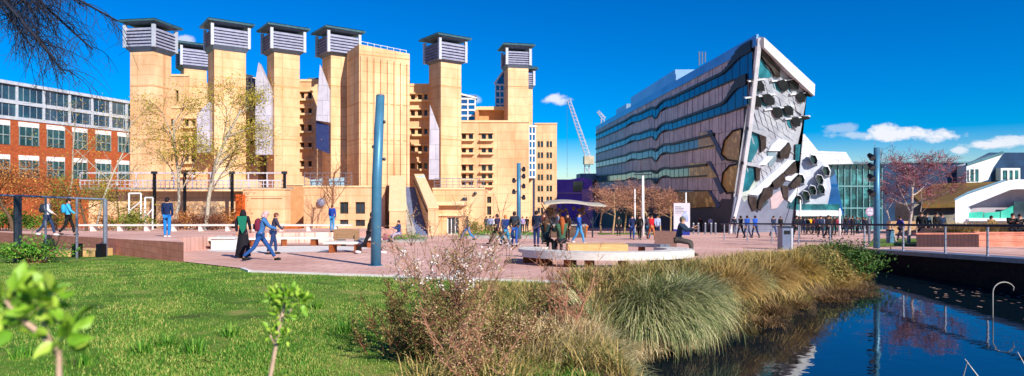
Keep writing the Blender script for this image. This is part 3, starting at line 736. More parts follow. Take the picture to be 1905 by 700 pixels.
# roof plant room
rf = MB(); 
def rbox(pxa, pxb, pt, off, dep, mb):
    ta, tb_ = tz(pxa)[0], tz(pxb)[0]
    a = C0+UL*ta+Vector((off,0,0)); b_ = C0+UL*tb_+Vector((off,0,0)); z1 = pt
    mb.add([(a.x,a.y,14.6),(a.x+dep,a.y,14.6),(b_.x+dep,b_.y,14.6),(b_.x,b_.y,14.6),(a.x,a.y,z1),(a.x+dep,a.y,z1),(b_.x+dep,b_.y,z1),(b_.x,b_.y,z1)], [(0,3,2,1),(4,5,6,7),(0,1,5,4),(1,2,6,5),(2,3,7,6),(3,0,4,7)])
rbox(1236, 1158, 17.6, 1.6, 8, rf); rbox(1152, 1134, 16.8, 1.4, 6, rf)
rf.build('plant_room', eng, mat('sky_grey_cladding', '#7fa2c0', '#93b2cc', .2, .35, metal=.5))
ch = MB()
for k_ in range(3):
    p = C0+UL*(26+k_*1.2)+Vector((4,0,0)); ch.tube([(p.x,p.y,17.5),(p.x,p.y,18.9+.3*k_)], .1, 6)
ch.build('flue', eng, M['steel'])

# ------------------------------------------------------------------ white-roofed wing with honeycomb front + glass link
wg = thing('honeycomb_wing', 'low silver wing with white folded roof right of the angular building', 'building', (X(1530,86), 88, G(88)))
d = 86
rf = MB()
rf.prism([P(1478,255,d),P(1487,246,d),P(1497,250,d),P(1522,281,d),P(1574,283,d),P(1588,305,d),P(1540,306,d),P(1478,306,d)], (0,9,0))
M['whitetile'] = mat('white_roof_tile', '#c8cbd2', '#dcdee4', .8, .4, joints=(.9,.9,'xz'), jw=.03)
rf.build('roof', wg, M['whitetile'])
bd = MB(); bd.prism([P(1470,300,d-.5),P(1540,300,d-.5),P(1546,350,d-.5),P(1538,390,d-.5),P(1470,440,d-.5)], (0,9,0)); bd.build('wall', wg, M['eclight'])
def frontal_hood(c, w_, h_, d_, par):
    x0, x1, y0, y1 = c[0]-w_/2, c[0]+w_/2, c[1]-h_/2, c[1]+h_/2
    pts = hexa(x0, x1, y0, y1); m = MB(); cx_, cy_ = c
    vo = [P(cx_+(a-cx_)*1.3, cy_+(b_-cy_)*1.3, d_-.02) for a, b_ in pts]; vi = [P(a, b_, d_-1.0) for a, b_ in pts]; vr = [P(a, b_, d_-.6) for a, b_ in pts]
    for i in range(6):
        j = (i+1) % 6; m.mi = 0 if (pts[i][1]+pts[j][1])/2 < cy_ else 1
        m.quad(vo[i], vo[j], vi[j], vi[i]); m.quad(vi[i], vi[j], vr[j], vr[i])
    o = m.build('sun_hood', par, [M['whitep'], M['eclight']]); g = MB(); g.poly(vr); g.build('pane', o, mat('dark_green_glass', '#0c1c1c', '#1a3634', 1, .1, spec=.8))
for c in ((1514,297),(1537,318),(1525,334),(1490,333),(1512,354),(1500,364),(1486,372),(1528,352)): frontal_hood(c, 14, 17, d-.5, wg)
lg = MB(); lg.box(X(1478,82), X(1562,82), 81.5, 85, Z(402,82), Z(392,82)); lg.build('canopy', wg, M['whitep'])
gd = MB(); gd.box(X(1480,84), X(1562,84), 84, 85.4, Z(440,84), Z(380,84)); gd.build('entrance_glass', wg, M['tealglass'])
gl = thing('glass_building', 'teal glass fronted hall between the honeycomb wing and the tree', 'building', (X(1590,90),92,G(90)))
d = 90
def busy_glass(nm, px0, px1, pt, pb, d, par, nx_, nz_, dep=14, gm=None):
    g = MB(); g.box(X(px0,d), X(px1,d), d, d+dep, G(d)-.5 if pb is None else Z(pb,d), Z(pt,d)); g.build(nm, par, gm or M['tealglass'])
    f = MB(); zb_, zt_ = (G(d) if pb is None else Z(pb,d)), Z(pt,d)
    for i in range(nx_+1):
        x = X(px0,d)+(X(px1,d)-X(px0,d))*i/nx_; f.box(x-.06,x+.06,d-.15,d-.02,zb_,zt_)
    for i in range(nz_+1):
        z = zb_+(zt_-zb_)*i/nz_; f.box(X(px0,d),X(px1,d),d-.14,d-.022,z-.1,z+.1)
    f.build('mullion_grid', par, mat('teal_frame', '#5c8c90', '#78a4a6', 2, .4, metal=.3))
M['reflglass'] = mat('mixed_reflection_glass', '#06222a', '#4aa0a4', .45, .12, spec=1.0, c3='#12474e', detail=8)
busy_glass('glass_wall', 1536, 1640, 306, None, d, gl, 9, 3, gm=M['reflglass'])
cp = MB(); cp.box(X(1534,d-.4),X(1650,d-.4),d-1,d+14,Z(306,d)+.003,Z(302,d)); cp.build('roof', gl, M['roofteal'])
pr = MB(); pr.prism([P(1540,312,88.6),P(1552,312,88.6),P(1570,400,88.6),P(1530,400,88.6),P(1535,360,88.6)], (0,1,0)); pr.build('angled_glass', gl, M['glassblue'])

# ------------------------------------------------------------------ right-hand buildings
M['navyclad'] = mat('dark_blue_cladding', '#1a3352', '#28466a', .4, .4, joints=(2.2,1.2,'xz'), jw=.03, metal=.2)
nb = thing('dark_blue_building', 'low dark blue clad building with white gabled window bays at right', 'building', (X(1830,95),98,G(95)))
d = 95
b_ = MB(); b_.prism([P(1640,305,d),P(1800,304,d),P(1840,284,d),P(2050,284,d),P(2050,430,d),P(1640,430,d)], (12,16,0)); b_.build('wall', nb, M['navyclad'])
g = MB()
g.prism([P(1798,340,d-2),P(1798,308,d-2),P(1812,303,d-2),P(1866,286,d-2),P(1848,312,d-2),P(1838,335,d-2),P(1822,340,d-2)], (0,2,0)); g.build('dormer', nb, M['whitep'])
g = MB(); g.box(X(1803,d-2.1),X(1821,d-2.1),d-2.12,d-2.01,Z(337,d-2),Z(315,d-2)); g.mi=1
for k_ in (1803,1812,1821): g.box(X(k_,d-2.1)-.1,X(k_,d-2.1)+.1,d-2.2,d-2.13,Z(337,d-2),Z(315,d-2))
g.build('window', nb, [M['tealglass'], M['white']])
g = MB(); g.mi=1; g.box(X(1862,d-1),X(1898,d-1),d-1,d-.01,Z(336,d-1),Z(313,d-1)); g.mi=0; g.box(X(1866,d-1),X(1894,d-1),d-1.08,d-1.01,Z(334,d-1),Z(317,d-1)); g.mi=1
for k_ in (1874,1884): g.box(X(k_,d-1)-.15,X(k_,d-1)+.15,d-1.2,d-1.09,Z(334,d-1),Z(317,d-1))
g.build('window', nb, [M['tealglass'], M['white']])
rr_ = MB(); rr_.tube([P(1798,306,d-2.1),P(1866,284,d-2.1)], .25, 4); rr_.box(X(1638,d-.3),X(1802,d-.3),d-.3,d+16,Z(304,d)+.01,Z(301,d)); rr_.build('roof_edge', nb, M['roofteal'])
gr = thing('green_roof_pavilion', 'stone pavilion under a sloping brown planted roof behind the red tree', 'building', (X(1750,60),62,G(60)))
M['sedum'] = mat('brown_sedum', '#5a4424', '#7a3c20', 1.6, .95, bump=.8, bscale=8, c3='#6c5a2c', detail=8)
s = MB(); d = 60
s.prism([P(1716,380,d),P(1800,378,d),P(1860,345,d+4),P(1870,338,d+12),P(1740,342,d+12),P(1696,362,d+10)], (0,0,-.4)); s.build('planted_roof', gr, M['sedum'])
w_ = MB(); w_.box(X(1700,d+1),X(1795,d+1),d+1,d+4,G(60)-.4,Z(380,d+1)); w_.build('wall', gr, mat('grey_stone_tile', '#6e6a60', '#8a857a', 1, .8, joints=(1.2,.8,'xz'), jw=.02))
w_ = MB(); w_.box(X(1655,58),X(1712,58),d-2,d-1.6,G(58)-.3,Z(412,58)); w_.build('low_wall', gr, mat('warm_block', '#b08a62', '#c9a47c', 1, .8))
wh = thing('white_arched_building', 'white fronted pavilion with a sloping arched roof edge and teal glass at right', 'building', (X(1840,50),52,G(50)))
d = 50
a_ = MB(); a_.prism([P(1777,430,d),P(1777,373,d),P(1800,362,d),P(1868,338,d),P(1888,334,d),P(2000,334,d),P(2000,352,d),P(1895,352,d),P(1880,353,d),P(1800,385,d),P(1798,430,d)], (1.9,2.2,0)); a_.build('arched_frame', wh, M['whitep'])
ed = MB(); ed.prism([P(1776,374,d-.1),P(1800,361,d-.1),P(1868,337,d-.1),P(1868,334,d-.1),P(1800,357,d-.1),P(1776,370,d-.1)], (2.0,2.3,0)); ed.build('roof_edge', wh, mat('steel_blue_edge', '#5a8298', '#7298ac', 2, .4, metal=.4))
b_ = MB(); b_.prism([P(1796,432,d+2),P(1796,384,d+2),P(1882,352,d+2),P(2000,352,d+2),P(2000,432,d+2)], (3.4,4,0)); b_.build('recessed_wall', wh, mat('pinkish_render', '#9c949c', '#aca4aa', 1, .8))
g = MB()
for x0, x1 in ((1798,1829),(1831,1860),(1862,1885)): g.prism([P(x0,406,d+1),P(x1,406,d+1),P(x1,394 if x1 < 1870 else 383,d+1),P(x0,396 if x0 < 1855 else 394,d+1)], (0,.1,0))
g.build('glazing', wh, mat('mint_glass', '#2a9a86', '#4cb8a0', .5, .15))
g = MB(); g.box(X(1886,d+1),X(2000,d+1),d+1,d+1.1,Z(406,d+1),Z(375,d+1)); g.build('dark_glazing', wh, M['glass'])
b_ = MB(); b_.box(X(1798,d),X(2000,d),d-.3,d+1.5,Z(411,d),Z(407,d)); b_.build('sill', wh, M['whitep'])
b_ = MB(); b_.box(X(1799,d),X(2000,d),d,d+1.4,G(50)-.3,Z(411,d)-.003); b_.build('lower_wall', wh, mat('bluish_render', '#7c8aa4', '#8c9ab2', 1, .7))

# ------------------------------------------------------------------ red brick building, left
rb = thing('red_brick_building', 'long red brick building with white framed glazed upper floors behind the trees', 'building', (-52, 66, G(66)))
A0 = Vector((-.828*60, 60)); dirb = Vector((.215,1)).normalized(); nb_ = Vector((dirb.y, -dirb.x))   # facing right
def BP(px, py=None, o=0.0):
    r = (px-952.5)/F; t = (r*A0.y-A0.x)/(dirb.x-r*dirb.y); p = A0+dirb*t
    return (p.x+nb_.x*o, p.y+nb_.y*o, 0 if py is None else (350-py)*p.y/F)
def bz(py0, px):          # height line that passes py0 at px=0
    return (350-py0)*A0.y/F
def bq(mb, px0, px1, pya, pyb, o, th=.0):
    """rectangle between two columns, heights given as rows at px=0"""
    z1, z0 = bz(pya,0), bz(pyb,0); a, c = BP(px0,None,o), BP(px1,None,o)
    q_ = [(a[0],a[1],z0),(c[0],c[1],z0),(c[0],c[1],z1),(a[0],a[1],z1)]
    if th: mb.prism(q_, (-nb_.x*th, -nb_.y*th, 0))
    else: mb.poly(q_)
w_ = MB(); bq(w_, -80, 268, 218, 470, 0, 12); w_.build('brick_wall', rb, M['redbrick'])
w_ = MB(); bq(w_, -80, 262, 150, 218.2, -.1, 11); w_.build('upper_glazing', rb, mat('upper_glass', '#123048', '#2a6070', .3, .08, spec=1, c3='#1a4860'))
w_ = MB()
for a, c, o in ((148,154,.5),(183,190,.1),(214,220,.25)): bq(w_, -80, 266, a, c, o*.3, .3)
xs_ = [-70,-20,32,82,130,172,206,236,258]
for x in xs_: bq(w_, x-2.2, x+2.2, 154, 214, .0, .08)
for x in [v+12.5*k_ for v in xs_[1:-1] for k_ in (1,2,3)]: bq(w_, x-.25, x+.25, 154, 214, -.07, .02)
w_.build('pale_frame', rb, mat('pale_grey_frame','#a8b0bc','#bcc4ce',2,.6))
wxs = [(-20,18),(34,72),(86,120),(134,162),(177,206),(218,240)]
for a, c in wxs:
    for (ya, yb) in ((232,268),(296,330)):
        f = MB(); bq(f, a, c, ya-9, ya, .06, .3); f.mi = 1; bq(f, a+1, c-1, ya, yb, .03, .2); f.mi = 2
        for k_ in (.0,.33,.66,1): bq(f, a+1+(c-a-2)*k_-.6, a+1+(c-a-2)*k_+.6, ya, yb, .1, .05)
        bq(f, a+1, c-1, (ya+yb)/2-1, (ya+yb)/2+1, .11, .05)
        f.build('window', rb, [M['white'], mat('sash_glass','#16343c','#2c5a62',.6,.15,spec=.5), mat('sash_frame','#6f8488','#8aa0a2',2,.5)])
# ------------------------------------------------------------------ street furniture
def gp(px, py_feet=None, d=None, zf=G):
    return (X(px, d), d, zf(d))
# main blue pole, left of centre
d = 17.4; x = X(699, d); z = G(d)
p = thing('lighting_column', 'tall plain blue grey column standing on the paving near the lawn', 'column', (x, d, z))
m = MB(); m.tube([(x,d,z-.1),(x+.03,d,z+2.4),(x+.13,d,z+4.78)], [.145,.14,.12], 20); m.build('pole', p, M['polebl'], smooth=True)
m = MB(); m.tube([(x,d,z),(x,d,z+.02)], [.2,.2], 20); m.build('base_plate', p, M['polebl'])
m = MB()
for zz, sx in ((3.35,-1),(4.05,1),(3.0,1)): m.ball((x+.09+sx*.15, d-.02, z+zz), .05, 8, 6)
m.build('camera_dome', p, M['dsteel'])
m = MB(); m.tube([(x+.13,d,z+4.78),(x+.13,d,z+4.82)], [.125,.1], 20); m.build('cap', p, M['steel'])
def flood_col(px, d, h, r, arms, label, zf=G, lean=0):
    x = X(px, d); z = zf(d)
    p = thing('floodlight_column', label, 'column', (x, d, z))
    m = MB(); m.tube([(x,d,z-.1),(x+lean,d,z+h)], [r,r*.9], 14); m.build('pole', p, M['polebl'], smooth=True)
    for (zz, sx) in arms:
        l = MB(); cx_, cz_ = x+lean*zz/h+sx*(r+.2), z+zz
        l.tube([(x+lean*zz/h,d,cz_-.05),(cx_,d-.05,cz_)], .03, 5)
        l.tube([(cx_,d+.02,cz_+.07),(cx_-sx*.02,d-.24,cz_-.1)], [.1,.15], 12)
        lo = l.build('floodlight', p, M['black'], smooth=False)
        g = MB(); g.tube([(cx_-sx*.02,d-.242,cz_-.101),(cx_-sx*.021,d-.25,cz_-.108)], [.13,.12], 12); g.build('lens', lo, M['glass'])
    return p
flood_col(1631, 28.5, 4.65, .14, [(4.25,-1),(3.8,-1),(3.3,-1),(2.6,-1)], 'tall blue grey column with four black floodlights behind the railing')
flood_col(965, 44, 5.4, .16, [(5.0,1),(4.5,1),(4.2,-1),(3.8,1),(3.4,-1),(3.0,1)], 'distant blue grey column with six dark floodlights in front of the library')
# slender white lamp posts
def lamp(px, d, pt, r, label, head=True):
    x = X(px, d); z = G(d); h = Z(pt, d)-z
    p = thing('street_lamp', label, 'street lamp', (x, d, z)); m = MB(); m.tube([(x,d,z-.1),(x,d,z+h)], [r,r*.7], 10); m.build('pole', p, M['white'], smooth=True)
    if head:
        m = MB(); m.box(x-.75,x+.75,d-.14,d+.14,z+h,z+h+.1); m.build('lamp_head', p, M['dsteel'])
lamp(1196, 52, 326, .14, 'tall white lamp post with flat head in front of the bare trees')
lamp(1181, 60, 352, .09, 'slim white post just left of the tall white lamp post', head=False)
lamp(1276, 62, 357, .09, 'lamp post behind the white information panel')
lamp(1489, 70, 372, .1, 'short grey lamp post before the honeycomb wing', head=False)
lamp(1562, 55, 388, .1, 'grey post left of the round sign', head=False)
# round sign
d = 34; x = X(1617, d); z = G(d)
p = thing('round_sign', 'pink round sign on a grey post left of the floodlight column', 'sign', (x,d,z))
m = MB(); m.tube([(x,d,z),(x,d,Z(390,d))], .06, 8); m.build('post', p, M['steel'])
m = MB(); m.tube([(x,d-.09,Z(394,d)),(x,d-.06,Z(394,d))], [.24,.24], 20); m.mi = 1; m.tube([(x,d-.1,Z(394,d)),(x,d-.092,Z(394,d))], [.17,.17], 20); m.build('disc', p, [mat('pink_sign', '#b08aa8', '#b890b0', 2, .5), M['lav']])
# information panel
d = 56; x0, x1 = X(1253,d), X(1283,d); z0, z1 = G(d), Z(378,d)
p = thing('information_panel', 'tall white campus information panel with dark blue foot', 'sign', ((x0+x1)/2,d,z0))
m = MB(); m.box(x0,x1,d-.1,d+.1,z0+.55,z1); m.build('panel', p, mat('panel_cream', '#b9b2bc', '#c9c4cc', .7, .5))
m = MB(); m.box(x0,x1,d-.11,d+.11,z0,z0+.548); m.build('foot', p, mat('panel_navy', '#1c2a7c', '#22318a', 1, .4))
m = MB(); m.box(x0+.75,x1-.15,d-.13,d-.102,z0+1.25,z0+1.9); m.box(x0+.9,x1-.3,d-.13,d-.102,z0+1.95,z0+2.2); m.build('map_print', p, mat('panel_blue', '#7f8fc4', '#a9b4d8', 3, .5))
m = MB()
for k_, (l_, h_) in enumerate(((.55,.05),(.8,.05),(.7,.03),(.75,.03),(.6,.03))): m.box(x0+.12,x0+.12+l_,d-.125,d-.102,z1-.35-k_*.14,z1-.35-k_*.14+h_)
m.build('text_line', p, mat('panel_ink', '#6a6478', '#726c80', 3, .5))
# litter bin / steel cabinet by the tawny grass
d = 27.5; x = X(1461, d); z = G(d)
p = thing('litter_bin', 'grey steel litter bin standing between the paving and the tawny grass', 'bin', (x,d,z))
m = MB(); m.box(x-.24,x+.24,d-.26,d+.26,z,z+.98); m.build('body', p, mat('bin_grey', '#6e7890', '#7c86a0', 2, .4, metal=.3))
m = MB(); m.box(x-.27,x+.27,d-.29,d+.29,z+.983,z+1.03); m.build('lid', p, M['dsteel'])
m = MB(); m.box(x+.15,x+.19,d-.285,d-.262,z+.04,z+.96); m.build('edge_strip', p, M['white'])
m = MB(); m.box(x-.17,x+.1,d-.275,d-.262,z+.7,z+.86); m.build('slot', p, M['black'])
# little blue cabinet on the lawn patch
d = 35; x = X(1656, d); z = G(d)
p = thing('service_cabinet', 'small blue service post on the lawn patch beside the column', 'cabinet', (x,d,z))
m = MB(); m.box(x-.14,x+.14,d-.14,d+.14,z,z+.72); m.build('body', p, mat('cab_blue', '#4a7690', '#5684a0', 2, .4)); m = MB(); m.box(x-.155,x+.155,d-.155,d+.155,z+.723,z+.78); m.build('cap', p, M['dsteel'])
# lawn patch + planters to the right
q = MB(); q.poly([(x_, y_, G(y_)+.03) for x_, y_ in [(X(1615,30),30),(X(1720,31),31),(X(1735,44),44),(X(1625,44),44)]]); tag(q.build('lawn_patch', None, m_lawn), 'small lawn patch behind the railing', kind='structure')
def planter(x0, x1, y0, y1, h, m1, label):
    z = min(G(y0), G(y1))
    p = thing('brick_planter', label, 'planter', ((x0+x1)/2,(y0+y1)/2,z))
    m = MB(); t_ = .25
    sk = lambda y: .72*(y-y0)
    def pg(a, b_, c_, e_, za, zb_): m.prism([(a+sk(c_),c_,za),(b_+sk(c_),c_,za),(b_+sk(e_),e_,za),(a+sk(e_),e_,za)], (0,0,zb_-za))
    for a in ((x0,x1,y0,y0+t_),(x0,x1,y1-t_,y1),(x0,x0+t_,y0+t_,y1-t_),(x1-t_,x1,y0+t_,y1-t_)): pg(*a, z-.1, G(y0)+h)
    m.build('wall', p, m1)
    m = MB(); pg(x0+t_,x1-t_,y0+t_,y1-t_,z,G(y0)+h-.08); m.build('soil', p, mat('soil','#3a2a1c','#4a382a',6,.95))
    m = MB(); m.box(x0-.03,x1+.03,y0-.03,y0+t_+.02,G(y0)+h+.002,G(y0)+h+.06); m.build('coping', p, M['terrawall'])
planter(X(1705,30), X(1822,30)-.02, 30, 35, .62, mat('dark_rib_panel', '#3a2226', '#4c2e30', 1, .8, joints=(.18,2,'xz'), jw=.03), 'low planter with dark ribbed front behind the railing')
planter(X(1826,30), X(1980,30), 30.4, 36, .66, M['terrawall'], 'low planter with pink brick front full of tawny grass')
# bollards far right of info panel
bol = None
for i, px in enumerate((1290,1299,1312,1323,1331,1357,1368)):
    d = 60; x = X(px,d); z = G(d)
    if bol is None:
        bol = thing('bollard', 'steel bollard in the row before the dark blue plinth', 'bollard', (x,d,z), 'steel bollards before the angular building')
        m = MB(); m.tube([(x,d,z),(x,d,z+1.05)], .09, 8); m.build('post', bol, M['steel']); m = MB(); m.tube([(x,d,z+1.05),(x,d,z+1.1)], [.095,.05], 8); m.build('cap', bol, M['white'])
    else:
        c = copy_tree(bol); c.location = (x,d,z)
# ---- railings
rp_ = thing('quay_railing', 'grey steel railing with thin bars along the quay wall', 'railing', qp(6,.2,G(21)))
yA, yB = 42.0, 8.0
def rl_x(y): return 15.95+(27.3-y)*.1372 + .25
def rl_z(y): return G(y) if y > 12 else -1.9
m = MB()
ys_ = np.linspace(42, 8, 35)
m.tube([(rl_x(y), y, rl_z(y)+1.1) for y in ys_], .05, 6); m.build('handrail', rp_, M['dsteel'], smooth=True)
m = MB()
for k_ in (.12,.34,.56,.78,.98): m.tube([(rl_x(y), y, rl_z(y)+k_) for y in ys_], .008, 4)
m.build('wire', rp_, M['steel'])
m0 = None
for y in (41.5, 38.5, 35.8, 33.2, 30.6, 28.2, 25.9, 23.8, 22.0, 20.2, 18.3, 16.2, 14, 11.5):
    m = MB(); x = rl_x(y); z = rl_z(y)
    m.obox((x, y, z-.15), .028, .028, 1.25, .13); m.build('post', rp_, M['steel'])
m = MB()
for y in (19.6, 18.9): m.obox((rl_x(y), y, rl_z(y)-.2), .05, .05, 1.3, .13); 
m.build('gate_post', rp_, M['dsteel'])
# railing left foreground
lr = thing('left_railing', 'dark metal guard rail at the end of the raised walk on the left', 'railing', (X(100,21),21,G(21)))
m = MB(); a, b_ = P(-60,361,19), P(196,371,22.2); m.tube([a, b_], .035, 6); m.tube([b_, (b_[0],b_[1],G(22)-.1)], .07, 8); m.build('frame', lr, M['steel'])
for px, r_, dd in ((33,.11,19.6),(85,.035,20.4),(143,.04,21.3)):
    m = MB(); zt_ = Z(361+(px+60)*.039, dd); m.tube([(X(px,dd),dd,G(dd)-.2),(X(px,dd),dd,zt_)], r_, 8); m.build('post', lr, M['dsteel'] if px == 33 else M['steel'])
# small brick recess with dark bars under the raised walk
rc = thing('bench_plinth', 'low brick bench niche at the foot of the raised walk beside the railing', 'bench', (X(150,22),22,G(22)))
m = MB(); m.box(X(90,22.6),X(190,22.6),22.2,23.2,G(22.6)-.1,G(22.6)+.22); m.build('seat', rc, M['timberw'])
for px in (142,187):
    m = MB(); m.box(X(px,22)-.1,X(px,22)+.1,21.9,22.19,G(22)-.1,G(22)+.45)
    m.build('leg', rc, M['black'])
# long low timber rail bench at the back of the raised walk
lb = thing('rail_bench', 'long low pale bench rail running in front of the planted beds', 'bench', (X(380,40),40,TER(40)))
m = MB(); m.box(X(150,41),X(655,41),40.7,41.2,TER(41)+.36,TER(41)+.46); m.build('seat', lb, M['timber'])
for i in range(10):
    px = 175+i*50; m = MB(); m.box(X(px,41)-.09,X(px,41)+.09,40.75,41.15,TER(41)-.05,TER(41)+.358); m.build('leg', lb, M['pave2'])
# pergola walk in front of the library, left
pw = thing('elevated_walkway', 'long pale steel walkway with barred railing in front of the library', 'walkway', (X(355,60),60,G(60)))
d = 60; m = MB(); m.box(X(150,d),X(532,d),d,d+2,Z(353,d),Z(349,d)); m.build('deck', pw, M['conc'])
m = MB()
x0, x1 = X(150,d), X(532,d); n = 46
for i in range(n+1): x = x0+(x1-x0)*i/n; m.box(x-.035,x+.035,d-.05,d-.01,Z(349,d)+.01,Z(336,d))
for py, w_ in ((336,.06),(343,.03),(322,.07)): m.box(x0,x1,d-.08,d+.0,Z(py,d)-w_,Z(py,d)+w_)
for i in range(12): x = x0+(x1-x0)*i/11; m.box(x-.05,x+.05,d-.1,d-.02,Z(349,d),Z(322,d))
m.build('railing', pw, M['lav'])
for px in (290,346,434,531):
    m = MB(); m.box(X(px,d)-.11,X(px,d)+.11,d-.35,d-.12,TER(57)-.6,Z(320,d)); m.build('post', pw, M['black'])
    m = MB(); m.box(X(px,d)-.22,X(px,d)+.22,d-.45,d-.1,Z(324,d),Z(319,d)); m.build('bracket', pw, M['dsteel'])
# buff garden walls under the walkway
gw = thing('garden_wall', 'buff stone garden wall with arched niche behind the raised walk', 'wall', (X(490,58),58,G(58)))
m = MB(); wall_open(m, X(452,58), X(530,58), 58, G(58)-.3, Z(353,58), [(X(466,58),X(524,58),Z(371,58),Z(369,58))], .1, 59.5); m.mi = 1; m.box(X(450,58),X(532,58),57.9,59.6,Z(353,58)+.002,Z(351,58)); m.build('panel', gw, [M['brick'], M['stone']])
gw2 = thing('buff_retaining_wall', 'long buff wall behind the planted beds under the walkway', 'wall', (X(320,61),61.5,G(61)))
m = MB(); m.box(X(165,61.5),X(452,61.5),61.5,62.5,G(61)-.3,Z(356,61.5)); m.build('panel', gw2, M['brick'])
m = MB(); m.box(X(438,57),X(452,57),57,57.5,G(57)-.3,Z(362,57)); tag(m.build('orange_pillar', None, mat('orange_paint','#c8561c','#d8682a',2,.6)), 'bright orange wall panel left of the buff garden wall', 'pillar')
# white framed trellis
tr = thing('white_trellis', 'pair of white timber frames standing in the garden bed', 'trellis', (X(270,50),50,G(50)))
for (a, c, t_, b2) in ((240,262,360,410),(270,284,368,428)):
    m = MB(); d = 50
    for px in (a, c): m.tube([P(px,b2,d),P(px,t_,d)], .07, 5)
    m.tube([P(a,t_,d),P(c,t_,d)], .07, 5); m.tube([P(a,(t_+b2)/2+8,d),P(c,(t_+b2)/2-10,d)], .05, 5); m.build('frame', tr, M['white'])
# terracotta planters
def pot(px, d, w_, h_, label, zf=G):
    x = X(px,d); z = zf(d); p = thing('square_planter', label, 'planter', (x,d,z)); m = MB(); m.frustum((x,d,z), w_*.8, w_, h_); m.build('body', p, mat('terracotta','#b5602a','#c8743a',3,.8)); m = MB(); m.frustum((x,d,z+h_), w_+.06, w_+.06, .12); m.build('rim', p, mat('terracotta','#b5602a')); m = MB(); m.frustum((x,d,z+h_+.12), w_*.9, w_*.4, .1); m.build('soil', p, mat('soil','#3a2a1c','#4a382a',6,.95))
pot(545, 54, .62, .75, 'square terracotta planter in front of the dark passage')
pot(1081, 52, .5, .8, 'brown square planter beside the kiosk')
# ---- circular timber benches
def arc_bench(cx, cy, r0, r1, a0, a1, h, zf, par, nm, m, slats=3, th=.1, n=48):
    mb = MB()
    for s in range(slats):
        ra = r0+(r1-r0)*s/slats+.012; rb_ = r0+(r1-r0)*(s+1)/slats-.012
        for i in range(n):
            t0, t1 = R(a0+(a1-a0)*i/n), R(a0+(a1-a0)*(i+1)/n)
            pts = [(cx+ra*math.cos(t0), cy+ra*math.sin(t0)), (cx+rb_*math.cos(t0), cy+rb_*math.sin(t0)), (cx+rb_*math.cos(t1), cy+rb_*math.sin(t1)), (cx+ra*math.cos(t1), cy+ra*math.sin(t1))]
            zb_ = [zf(p_[1])+h-th for p_ in pts]
            v = [(p_[0],p_[1],z_) for p_, z_ in zip(pts, zb_)]+[(p_[0],p_[1],z_+th) for p_, z_ in zip(pts, zb_)]
            fs = [(0,3,2,1),(4,5,6,7),(1,2,6,5),(3,0,4,7)]
            if i == 0: fs.append((0,1,5,4))
            if i == n-1: fs.append((2,3,7,6))
            mb.add(v, fs)
    return mb.build(nm, par, m)
def arc_legs(cx, cy, r, angs, h, zf, par, m, w_=.1, dp=.2):
    for a in angs:
        mb = MB(); x, y = cx+r*math.cos(R(a)), cy+r*math.sin(R(a)); mb.obox((x, y, zf(y)-.05), dp, w_, h+.05, R(a)); mb.build('leg', par, m)
cx, cy = 2.8, 18.9; RR = 2.62
cb = thing('circular_bench', 'round white timber slat bench on dark legs in the middle of the square', 'bench', (cx,cy,G(cy)))
arc_bench(cx, cy, RR-.75, RR, 150, 385, .43, G, cb, 'seat', M['timber'], 4)
arc_bench(cx, cy, RR+.0, RR+.06, 200, 385, .42, G, cb, 'front_board', M['timber'], 1, th=.2)
arc_legs(cx, cy, RR-.35, (160,185,215,238,252,275,300,330,360,380), .33, G, cb, M['corten'])
m = MB(); m.obox((X(1110,20.8), 20.8, G(20.8)), 1.0, .32, .5, 0); tag(m.build('timber_block_seat', None, M['timberw']), 'long pale timber block seat inside the round bench', 'bench')
cb2 = thing('curved_bench', 'short curved grey bench on dark legs behind the round white bench', 'bench', (X(1215,22),22,G(22)))
arc_bench(cx+.2, cy-.1, 2.2, 2.7, 35, 78, .5, G, cb2, 'seat', M['steel'], 2)
arc_legs(cx+.2, cy-.1, 2.45, (40,56,74), .4, G, cb2, M['corten'], .06, .16)
m = MB(); m.obox((X(1238,24.2),24.2,G(24)), .42, .3, .42, -.3); m.obox((X(1238,24.5),24.5,G(24)+.42), .42, .06, .42, -.3); tag(m.build('brown_bench', None, mat('brown_board','#7a5a50','#8e6c60',6,.7,stretch=(1,1,8))), 'small brown boarded seat with backrest behind the curved grey bench', 'bench')
cx2, cy2 = -10.0, 28.0
q = MB(); q.poly([(cx2+3.4*math.cos(R(a)), cy2+3.4*math.sin(R(a)), G(cy2+3.4*math.sin(R(a)))+.01) for a in range(0,360,8)]); tag(q.build('pavement', None, M['pave2']), 'round pale stone paving inside the left bench', kind='structure')
lb2 = thing('circular_bench', 'large curved white bench on orange legs around pale paving at left', 'bench', (cx2,cy2,G(cy2)))
arc_bench(cx2, cy2, 3.3, 4.1, 20, 175, .45, G, lb2, 'seat', M['timber'], 4)
arc_legs(cx2, cy2, 3.7, (25,48,70,92,115,140,170), .35, G, lb2, M['corten'], .12, .3)
eb = thing('end_bench', 'grey slatted bench with brown back on orange legs at the end of the white bench', 'bench', (X(645,25),25,G(25)))
m = MB(); z = G(25); xx = X(648,25)
for k_ in range(4): m.box(xx-.85,xx+.7,24.4+k_*.18,24.56+k_*.18,z+.38,z+.47)
m.build('seat', eb, M['timber']); 
for sx in (-.55,.45): m = MB(); m.box(xx+sx-.08,xx+sx+.08,24.45,25.05,z,z+.378); m.build('leg', eb, M['corten'])
m = MB(); m.box(xx-.75,xx+.3,25.5,25.6,z+.5,z+.9); m.box(xx-.7,xx-.6,25.4,25.5,z,z+.7); m.box(xx+.15,xx+.25,25.4,25.5,z,z+.7); m.build('backrest', eb, mat('brown_slat','#8a6a50','#a2805e',5,.8,stretch=(1,1,8)))
wbk = thing('curb_seat', 'white block seat at the left end of the curved bench', 'bench', (X(385,30),30,G(30)))
